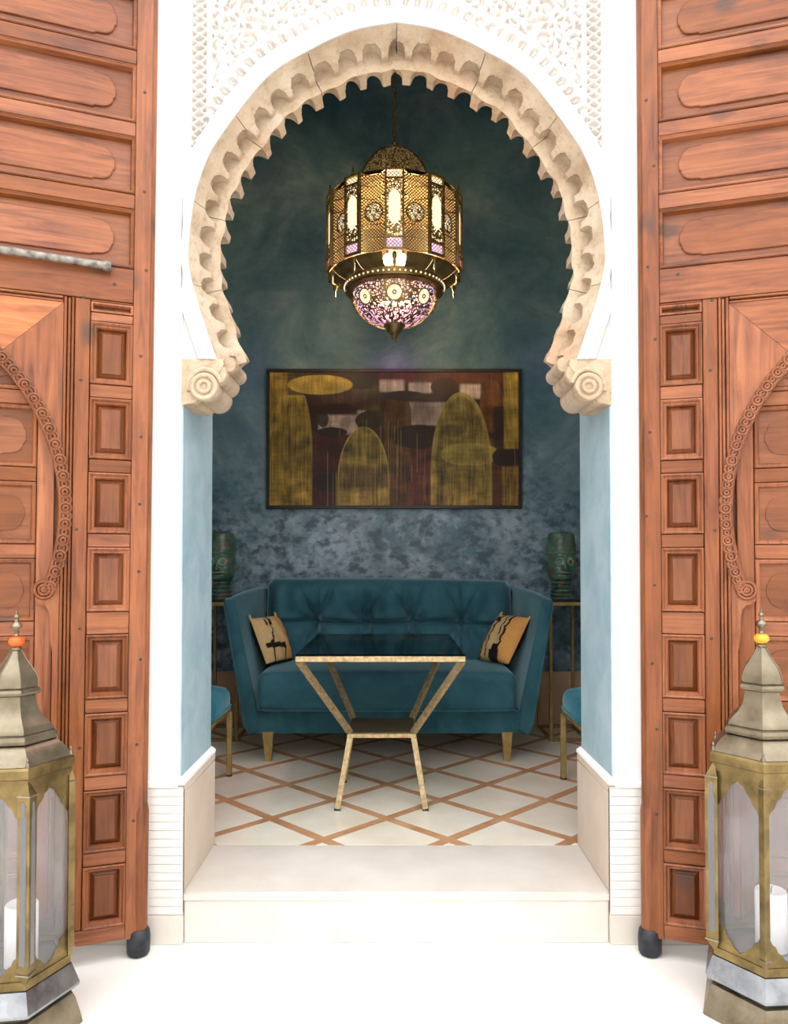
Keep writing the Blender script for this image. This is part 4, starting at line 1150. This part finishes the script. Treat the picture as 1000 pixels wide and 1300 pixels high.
# ------------------------------------------------------------------ hanging lantern
def hanging_lantern():
    lx, ly = 0.002, 3.30
    T = empty('hanging_lantern', (lx, ly, 2.13), label='large pierced brass lantern with lit panels, hung on a chain', cat='lamp')
    Z = lambda z: z-2.13
    N = 10; Rn = 0.296; zt, zb = 2.757, 2.424; hn = 0.039
    def place(me, name, ang, parent=T):
        return link(name, me, parent, (0, 0, 0), (0, 0, ang))
    # everything below is modelled facing -y at angle 0
    fr = MB()
    y = -Rn
    fr.box(-hn, -hn+0.008, y-0.006, y+0.010, Z(zb), Z(zt)); fr.box(hn-0.008, hn, y-0.006, y+0.010, Z(zb), Z(zt))
    for z in (zb, zb+0.045, zt-0.045, zt-0.008):
        fr.box(-hn+0.008, hn-0.008, y-0.005, y+0.006, Z(z), Z(z)+0.008)
    frm = fr.mesh('panel_frame', 'lamp_brass')
    # plate with a long lancet opening
    ow = hn-0.015; o0, o1 = zb+0.105, zt-0.085
    inner = [(-ow, o0+0.02), (-ow*0.45, o0+0.004), (0, o0-0.004), (ow*0.45, o0+0.004), (ow, o0+0.02), (ow, o1-0.025), (ow*0.5, o1-0.006), (0, o1), (-ow*0.5, o1-0.006), (-ow, o1-0.025)]
    a0, a1 = zb+0.053, zt-0.045
    outer = [(-hn+0.008, a0), (-ow*0.6, a0), (0, a0), (ow*0.6, a0), (hn-0.008, a0), (hn-0.008, a1), (ow*0.6, a1), (0, a1), (-ow*0.6, a1), (-hn+0.008, a1)]
    pl = MB(); rr = [[(p, y-0.002, Z(q)) for p, q in outer], [(p, y-0.002, Z(q)) for p, q in inner], [(p, y+0.001, Z(q)) for p, q in inner], [(p, y+0.001, Z(q)) for p, q in outer]]
    pl.rings(rr, loop=True)
    UVX = lambda co: (co.x, co.z)
    plm = pl.mesh('lancet_plate', 'fret_scroll', uv=UVX)
    gm = MB().box(-hn+0.006, hn-0.006, y+0.004, y+0.0055, Z(zb+0.053), Z(zt-0.01)).mesh('opal_pane', 'opal')
    gm2 = MB().box(-hn+0.006, hn-0.006, y+0.004, y+0.0055, Z(zb+0.005), Z(zb+0.0525)).mesh('opal_pane', 'lilac')
    ltms = []
    for za, zc in ((zb+0.008, zb+0.045), (zt-0.037, zt-0.008)):
        lt = MB(); w = hn-0.008; h = zc-za; n = 4; st_ = 2*w/n
        for i in range(-3, n+1):
            for s in (1, -1):
                p0 = (-w+i*st_, za) if s > 0 else (w-i*st_, za); p1 = (p0[0]+s*h, zc)
                # clip to the box
                def at(t): return (p0[0]+(p1[0]-p0[0])*t, za+h*t)
                ts = [t for t in np.linspace(0, 1, 21) if -w <= at(t)[0] <= w]
                if len(ts) > 1:
                    q0, q1 = at(ts[0]), at(ts[-1]); lt.tube([(q0[0], y-0.001, Z(q0[1])), (q1[0], y-0.001, Z(q1[1]))], 0.0013, 4)
        ltms.append(lt.mesh('lattice', 'lamp_brass'))
    pd = MB().lathe([(0.003, 0.0), (0.008, -0.006), (0.009, -0.020), (0.004, -0.034), (0.006, -0.042), (0.001, -0.070)], 10, (0, -Rn+0.012, Z(zb)-0.002)).mesh('drop_finial', 'lamp_brass')
    tp = MB().lathe([(0.007, 0.0), (0.008, 0.008), (0.004, 0.014), (0.006, 0.020), (0.001, 0.042)], 10, (0, -Rn+0.004, Z(zt))).mesh('crest_finial', 'lamp_brass')
    # wide panels, slightly concave, with a medallion
    hwid = 0.0525; yw = -0.286
    wp = MB(); cols_ = 9; rws = 13
    rows_ = []
    for j in range(rws):
        rows_.append([(hwid*(2*i/(cols_-1)-1), yw+0.016*(1-(2*i/(cols_-1)-1)**2), Z(zb+0.006+(zt-zb-0.014)*j/(rws-1))) for i in range(cols_)])
    wp.rings(rows_, closed=False)
    wpm = wp.mesh('pierced_panel', 'fret_lattice', uv=UVX, recalc=False)
    wg = MB(); wg.rings([[(hwid*(2*i/8-1)*0.97, yw+0.016*(1-(2*i/8-1)**2)+0.006, Z(z)) for i in range(9)] for z in (zb+0.008, zt-0.01)], closed=False)
    wgm = wg.mesh('honey_pane', 'amberglow', recalc=False)
    md = MB(); md.rings([[(rr_*math.cos(a), yw+0.013-(0.004 if rr_ < 0.035 else 0), Z((zb+zt)/2+0.002)+rr_*math.sin(a)) for a in np.linspace(0, 2*math.pi, 29)[:-1]] for rr_ in (0.038, 0.036, 0.02, 0.002)], cap=False)
    mp_ = MB(); mp_.rings([[(rr_*math.cos(a), yw+0.0135-(0.004 if rr_ < 0.035 else 0), Z((zb+zt)/2+0.002)+rr_*math.sin(a)) for a in np.linspace(0, 2*math.pi, 29)[:-1]] for rr_ in (0.038, 0.036, 0.02, 0.002)], cap=False)
    mpm = mp_.mesh('medallion_pane', 'opal')
    mdm = md.mesh('medallion', 'fret_scroll', uv=UVX)
    mr = MB().tube([(0.039*math.cos(a), yw+0.010, Z((zb+zt)/2+0.002)+0.039*math.sin(a)) for a in np.linspace(0, 2*math.pi, 29)[:-1]], 0.0028, 6, loop=True)
    ribs_ = []
    for z in (zb+0.007, zb+0.062, zb+0.118, zt-0.112, zt-0.058, zt-0.012):
        sag = 0.0 if abs(z-(zb+zt)/2) > 0.14 else 0.0
        rb_ = MB(); ribs_.append(rb_); rb_.tube([(hwid*(2*i/8-1), yw+0.016*(1-(2*i/8-1)**2)-0.002, Z(z)+0.010*(((2*i/8-1)**2) if z > (zb+zt)/2 else -((2*i/8-1)**2))*(0 if z in (zb+0.007,) else 1)) for i in range(9)], 0.0026, 5)
    mrm = mr.mesh('medallion_ring', 'lamp_brass'); ribs_ = [q.mesh('rib', 'lamp_brass') for q in ribs_]
    # petals of the underside, open below the narrow panels
    pt = MB(); ra, rb = 0.283, 0.214
    rr = []
    for t in np.linspace(0, 1, 5):
        r = ra+(rb-ra)*t; z = 2.424-0.040*t-0.006*math.sin(math.pi*t)
        rr.append([(r, z) for _ in (0,)][0])
    ptms = []
    for lo, hi in ((-17.7, 17.7), (-7.5, 17.7), (-17.7, 7.5)):
        q = MB(); q.rings([[(r*math.sin(a), -r*math.cos(a), Z(z)) for a in np.linspace(R(lo), R(hi), 9)] for r, z in rr], closed=False)
        ptms.append(q.mesh('underside_petal', 'lamp_brass', recalc=False))
    for k in range(N):
        a = 2*math.pi*k/N
        f = place(frm, 'narrow_panel', a)
        place(plm, 'lancet_plate', 0, f); [tag(place(q, 'lattice', 0, f), kind='stuff') for q in ltms]
        p1 = place(gm, 'opal_pane', 0, f); p2 = place(gm2, 'opal_pane', 0, f)
        place(pd, 'drop_finial', a); place(tp, 'crest_finial', a)
        a2 = a+math.pi/N
        wpn = place(wpm, 'pierced_panel', a2); place(wgm, 'honey_pane', 0, wpn); place(mdm, 'medallion', 0, wpn); place(mpm, 'medallion_pane', 0, wpn); place(mrm, 'medallion_ring', 0, wpn); [place(q, 'rib', 0, wpn) for q in ribs_]
        place(ptms[1 if k == 0 else 2 if k == N-1 else 0], 'underside_petal', a2)
    # roof from the drum to the dome
    MB().lathe([(0.290, Z(zt-0.004)), (0.284, Z(zt+0.004)), (0.20, Z(zt+0.034)), (0.165, Z(zt+0.040)), (0.160, Z(zt+0.034)), (0.27, Z(zt-0.004))], 40, cap=False).build('roof', 'lamp_brass', T)
    # dome
    dz = zt+0.038; dr = 0.165; dh = 0.205
    dome = [(dr*math.cos(a), dz+dh*math.sin(a)) for a in np.linspace(0.0, 1.42, 14)]
    UVL = lambda co: (math.atan2(co.y, co.x)*0.16, co.z)
    MB().lathe([(r, Z(z)) for r, z in dome], 48, cap=False).build('dome', 'fret_scroll', T, uv=UVL)
    MB().lathe([(r*0.95, Z(z-0.006)) for r, z in dome], 32, cap=False).build('dome_lining', 'dimglow', T)
    zz = dome[-1][1]
    MB().lathe([(0.030, Z(zz-0.004)), (0.026, Z(zz+0.008)), (0.012, Z(zz+0.016)), (0.016, Z(zz+0.026)), (0.006, Z(zz+0.040)), (0.004, Z(zz+0.055))], 20).build('dome_cap', 'lamp_brass', T)
    # gallery ring, bowl, finial
    MB().lathe([(0.216, Z(2.360)), (0.220, Z(2.356)), (0.221, Z(2.386)), (0.216, Z(2.390)), (0.206, Z(2.388)), (0.206, Z(2.362)), (0.183, Z(2.352)), (0.183, Z(2.348)), (0.214, Z(2.354))], 60, cap=False).build('gallery_ring', 'lamp_brass', T)
    bd = MB()
    for k in range(60):
        a = 2*math.pi*k/60; bd.sphere((0.2215*math.cos(a), 0.2215*math.sin(a), Z(2.371)), 0.0045, 6, 4)
    tag(bd.build('ring_beads', 'opal', T), kind='stuff')
    bowl = [(0.184, 2.352), (0.183, 2.330), (0.176, 2.300), (0.160, 2.268), (0.134, 2.240), (0.095, 2.217), (0.055, 2.205), (0.040, 2.203)]
    bl = MB().lathe([(r, Z(z)) for r, z in bowl], 60, cap=False).build('bowl', 'fret_bowl', T, uv=lambda co: (math.atan2(co.y, co.x)*0.17, co.z*1.1))
    MB().lathe([(r*0.955, Z(z+0.005)) for r, z in bowl], 40, cap=False).build('bowl_glass', 'lilac', T)
    for k in range(8):
        a = -math.pi/2+2*math.pi*k/8; r = 0.172; zc = 2.296
        g = MB(); t_ = Vector((-math.sin(a), math.cos(a), 0)); up_ = Vector((-0.35*math.cos(a), -0.35*math.sin(a), 0.94)).normalized() * -1
        up_ = Vector((0.38*math.cos(a), 0.38*math.sin(a), 0.925)); nn = t_.cross(up_)
        c0 = Vector((r*math.cos(a), r*math.sin(a), Z(zc)))+nn*0.006
        g.tube([tuple(c0+t_*0.033*math.cos(q)+up_*0.033*math.sin(q)) for q in np.linspace(0, 2*math.pi, 25)[:-1]], 0.003, 6, loop=True)
        g.tube([tuple(c0+t_*0.007*math.cos(q)+up_*0.007*math.sin(q)) for q in np.linspace(0, 2*math.pi, 13)[:-1]], 0.003, 6, loop=True)
        md_ = g.build('bowl_roundel', 'lamp_brass', T)
        d = MB(); d.rings([[tuple(c0-nn*0.001+t_*rr_*math.cos(q)+up_*rr_*math.sin(q)) for q in np.linspace(0, 2*math.pi, 25)[:-1]] for rr_ in (0.033, 0.001)], cap=False)
        d.build('roundel_pane', 'opal', md_)
    MB().lathe([(0.050, Z(2.212)), (0.048, Z(2.203)), (0.040, Z(2.196)), (0.034, Z(2.182)), (0.020, Z(2.170)), (0.012, Z(2.160)), (0.014, Z(2.152)), (0.006, Z(2.144)), (0.002, Z(2.131))], 24).build('bottom_finial', 'lamp_brass', T)
    # lamp holder with two bulbs
    MB().tube([(0, 0, Z(2.96)), (0, 0, Z(2.60))], 0.007, 8).build('inner_stem', 'lamp_brass', T)
    for xx in (-0.030, 0.036):
        h = MB().tube([(0, 0, Z(2.61)), (xx, -0.02, Z(2.58)), (xx, -0.02, Z(2.52))], 0.008, 8).build('bulb_holder', 'lamp_brass', T)
        MB().sphere((xx, -0.02, Z(2.494)), 0.021, 14, 10, (1, 1, 1.2)).build('bulb', 'bulb', h)
    ld = bpy.data.lights.new('lantern_bulb_light', 'POINT'); ld.energy = 240; ld.color = (1.0, 0.86, 0.66); ld.shadow_soft_size = 0.03
    lo = bpy.data.objects.new('lantern_bulb_light', ld); col.objects.link(lo); lo.parent = T; lo.location = (0, 0, Z(2.47))
    # chain
    lk = MB().tube([(0.009*math.cos(a), 0, 0.020*math.sin(a)) for a in np.linspace(0, 2*math.pi, 15)[:-1]], 0.0032, 6, loop=True).mesh('chain_link', 'shelf')
    z = zz+0.070; k = 0
    while z < ZC-0.05:
        link('chain_link', lk, T, (0, 0, Z(z)), (0, 0, 0.3+(k % 2)*math.pi/2)); z += 0.0335; k += 1
    MB().lathe([(0.004, Z(z-0.02)), (0.012, Z(z)), (0.05, Z(ZC-0.012)), (0.055, Z(ZC))], 20).build('ceiling_rose', 'shelf', T)
hanging_lantern()

# ------------------------------------------------------------------ floor lanterns with candles
def hexpts(r, z, ph): return [(r*math.cos(ph+math.pi/3*k), r*math.sin(ph+math.pi/3*k), z) for k in range(6)]
def floor_lantern(x, y, phi, ballmat, glazed_front, label):
    T = empty('floor_lantern', (x, y, 0), 0, label, 'lantern', 'tall hexagonal brass lanterns')
    ph = phi
    def hx(name, mat, prof, cap=True, parent=T, sharp=30): return MB().rings([hexpts(r, z, ph) for r, z in prof], cap=cap).build(name, mat, parent, sharp=sharp)
    hx('base_skirt', 'brass_pale', [(0.163, 0.0), (0.166, 0.004), (0.160, 0.030), (0.148, 0.066), (0.142, 0.076), (0.130, 0.080)])
    hx('base_band', 'zinc', [(0.132, 0.080), (0.142, 0.084), (0.157, 0.096), (0.159, 0.103), (0.157, 0.108), (0.139, 0.150), (0.130, 0.152)])
    hx('floor_plate', 'zinc', [(0.1285, 0.152), (0.1285, 0.158)])
    # lower and upper frame
    Rb = 0.134
    for nm, z0, z1 in (('lower_frame', 0.152, 0.172), ('upper_frame', 0.622, 0.646)):
        ra = [hexpts(Rb+0.002, z0, ph), hexpts(Rb+0.002, z1, ph), hexpts(Rb-0.006, z1, ph), hexpts(Rb-0.006, z0, ph)]
        MB().rings(ra, loop=True).build(nm, 'brass_yellow', T)
    hx('eave', 'brass_yellow', [(0.134, 0.640), (0.141, 0.644), (0.142, 0.664), (0.138, 0.670), (0.130, 0.671)])
    hx('roof', 'brass_pale', [(0.136, 0.6712), (0.130, 0.680), (0.112, 0.702), (0.096, 0.712), (0.080, 0.713)])
    hx('roof_roll', 'brass_pale', [(0.090, 0.713), (0.098, 0.716), (0.1015, 0.724), (0.0985, 0.733), (0.091, 0.737), (0.080, 0.738)])
    hx('neck', 'brass_pale', [(0.092, 0.738), (0.090, 0.746), (0.080, 0.756), (0.064, 0.772), (0.054, 0.790), (0.048, 0.812), (0.046, 0.824), (0.04, 0.825)])
    hx('neck_roll', 'brass_pale', [(0.048, 0.825), (0.057, 0.828), (0.060, 0.834), (0.057, 0.841), (0.050, 0.844), (0.04, 0.845)])
    hx('onion_dome', 'brass_pale', [(0.050, 0.845), (0.052, 0.852), (0.0505, 0.866), (0.044, 0.882), (0.033, 0.898), (0.022, 0.914), (0.014, 0.928), (0.010, 0.936), (0.008, 0.937)])
    for k in range(6):
        sm = MB()
        a = ph+math.pi/3*k
        sm.tube([(r*math.cos(a), r*math.sin(a), z) for r, z in ((0.0515, 0.848), (0.053, 0.853), (0.0515, 0.866), (0.045, 0.882), (0.034, 0.898), (0.023, 0.914), (0.011, 0.936))], 0.0014, 5)
        sm.build('dome_seam', 'brass_pale', T)
    MB().lathe([(0.010, 0.934), (0.0125, 0.937), (0.0125, 0.942), (0.009, 0.945)], 16).build('collar', 'brass_pale', T)
    MB().lathe([(0.006, 0.944), (0.0135, 0.9465), (0.0185, 0.953), (0.019, 0.958), (0.0175, 0.964), (0.012, 0.969), (0.006, 0.970)], 24).build('resin_ball', ballmat, T)
    MB().lathe([(0.006, 0.969), (0.0075, 0.972), (0.0045, 0.977), (0.0075, 0.981), (0.0045, 0.984), (0.006, 0.988), (0.012, 0.992), (0.0135, 0.996), (0.011, 1.001), (0.0055, 1.006), (0.0042, 1.014), (0.0075, 1.018), (0.006, 1.022), (0.0025, 1.025), (0.002, 1.034)], 18).build('finial', 'brass_pale', T)
    cf = MB().lathe([(0.0035, 0.0), (0.0055, 0.003), (0.006, 0.007), (0.0035, 0.011), (0.0025, 0.015), (0.004, 0.018), (0.001, 0.026)], 10).mesh('eave_finial', 'brass_pale')
    pane_h = (0.172, 0.622)
    for k in range(6):
        a = ph+math.pi/3*k
        cd = Vector((math.cos(a), math.sin(a), 0)); td = Vector((-math.sin(a), math.cos(a), 0))
        link('eave_finial', cf, T, tuple(cd*0.1325+Vector((0, 0, 0.668))))
        # projecting corner post with pointed ends and two narrow panes
        c0 = cd*(Rb-0.004); rr = []
        big = (k % 2 == 0) == glazed_front; m_ = 1.0 if big else 0.55
        for z, s in ((0.158, 0.10), (0.192, m_), (0.606, m_), (0.643, 0.10)):
            rr.append([tuple(c0+cd*0.026*s+Vector((0, 0, z))), tuple(c0+td*0.021*s+cd*0.004*s+Vector((0, 0, z))), tuple(c0-cd*0.004+Vector((0, 0, z))), tuple(c0-td*0.021*s+cd*0.004*s+Vector((0, 0, z)))])
        post = MB().rings(rr).build('corner_post', 'brass_yellow', T)
        for z in (0.192, 0.606):
            cap_ = MB()
            cap_.tube([tuple(c0+td*0.022*m_+cd*0.004*m_+Vector((0, 0, z))), tuple(c0+cd*0.0275*m_+Vector((0, 0, z))), tuple(c0-td*0.022*m_+cd*0.004*m_+Vector((0, 0, z)))], 0.0022, 5)
            cap_.build('post_bead', 'brass_pale', post)
        for s in ((-1, 1) if big else ()):
            A = c0+cd*0.0262; Bq = c0+td*s*0.0212+cd*0.004; d = Bq-A; nn = Vector((d.y, -d.x, 0)).normalized()
            if nn.dot(cd) < 0: nn = -nn
            oct_ = [(0.25, 0.215), (0.75, 0.215), (0.78, 0.55), (0.62, 0.57), (0.72, 0.582), (0.5, 0.597), (0.28, 0.582), (0.38, 0.57), (0.22, 0.55)]
            MB().prism(oct_, 0.0002, 0.0009, lambda p, q, w: tuple(A+d*p+nn*w+Vector((0, 0, q)))).build('post_pane', 'post_pane', post)
        # panes and cusped brass plates between the posts
        a2 = ph+math.pi/3*(k+1)
        p0 = Vector((math.cos(a), math.sin(a), 0))*Rb; p1 = Vector((math.cos(a2), math.sin(a2), 0))*Rb; e = p1-p0; nn = Vector((e.y, -e.x, 0)).normalized()
        if nn.dot(p0) < 0: nn = -nn
        f = lambda p, q, w: tuple(p0+e*p+nn*w+Vector((0, 0, q)))
        MB().prism([(0.03, 0.172), (0.97, 0.172), (0.97, 0.622), (0.03, 0.622)], -0.006, -0.003, f).build('pane', 'pane', T)
        cusp = [(0.04, 0.0), (0.11, 0.012), (0.15, 0.028), (0.21, 0.036), (0.25, 0.056), (0.33, 0.068), (0.39, 0.088), (0.46, 0.094), (0.5, 0.102)]
        up = [(0.03, 0.6225), (0.97, 0.6225)]+[(1-t_, 0.527+h_*0.80) for t_, h_ in cusp]+[(t_, 0.527+h_*0.80) for t_, h_ in reversed(cusp[:-1])]
        MB().prism(up, -0.0028, -0.0012, f).build('cusped_plate', 'brass_yellow', T)
        dn = [(0.03, 0.1715), (0.97, 0.1715)]+[(1-t_, 0.246-h_*0.66) for t_, h_ in cusp]+[(t_, 0.246-h_*0.66) for t_, h_ in reversed(cusp[:-1])]
        MB().prism(dn, -0.0028, -0.0012, f).build('cusped_plate', 'brass_yellow', T)
    return T
def candle(x, y, h, label):
    T = empty('candle', (x, y, 0.1582), 0, label, 'candle', 'white pillar candles')
    MB().lathe([(0.036, 0), (0.0385, 0.002), (0.0385, h-0.004), (0.036, h), (0.028, h-0.001), (0.012, h-0.008), (0.004, h-0.009)], 32).build('wax', 'candle', T)
    MB().tube([(0, 0, h-0.010), (0.001, 0, h+0.004), (0.004, 0, h+0.010)], 0.0015, 5).build('wick', 'wick', T)
LRX, LRY = 0.955, 1.95
floor_lantern(LRX, LRY, math.atan2(-LRY, -LRX)+R(0.5), 'amber', False, 'tall hexagonal brass lantern with a yellow amber ball on top')
candle(LRX+0.020, LRY+0.005, 0.150, 'white pillar candle inside the lantern with the yellow ball')
LLX, LLY = -0.946, 1.88
floor_lantern(LLX, LLY, math.atan2(-LLY, -LLX)+R(11.5), 'coral', True, 'tall hexagonal brass lantern with an orange red ball on top')
candle(LLX+0.020, LLY+0.0, 0.150, 'white pillar candle inside the lantern with the orange red ball')
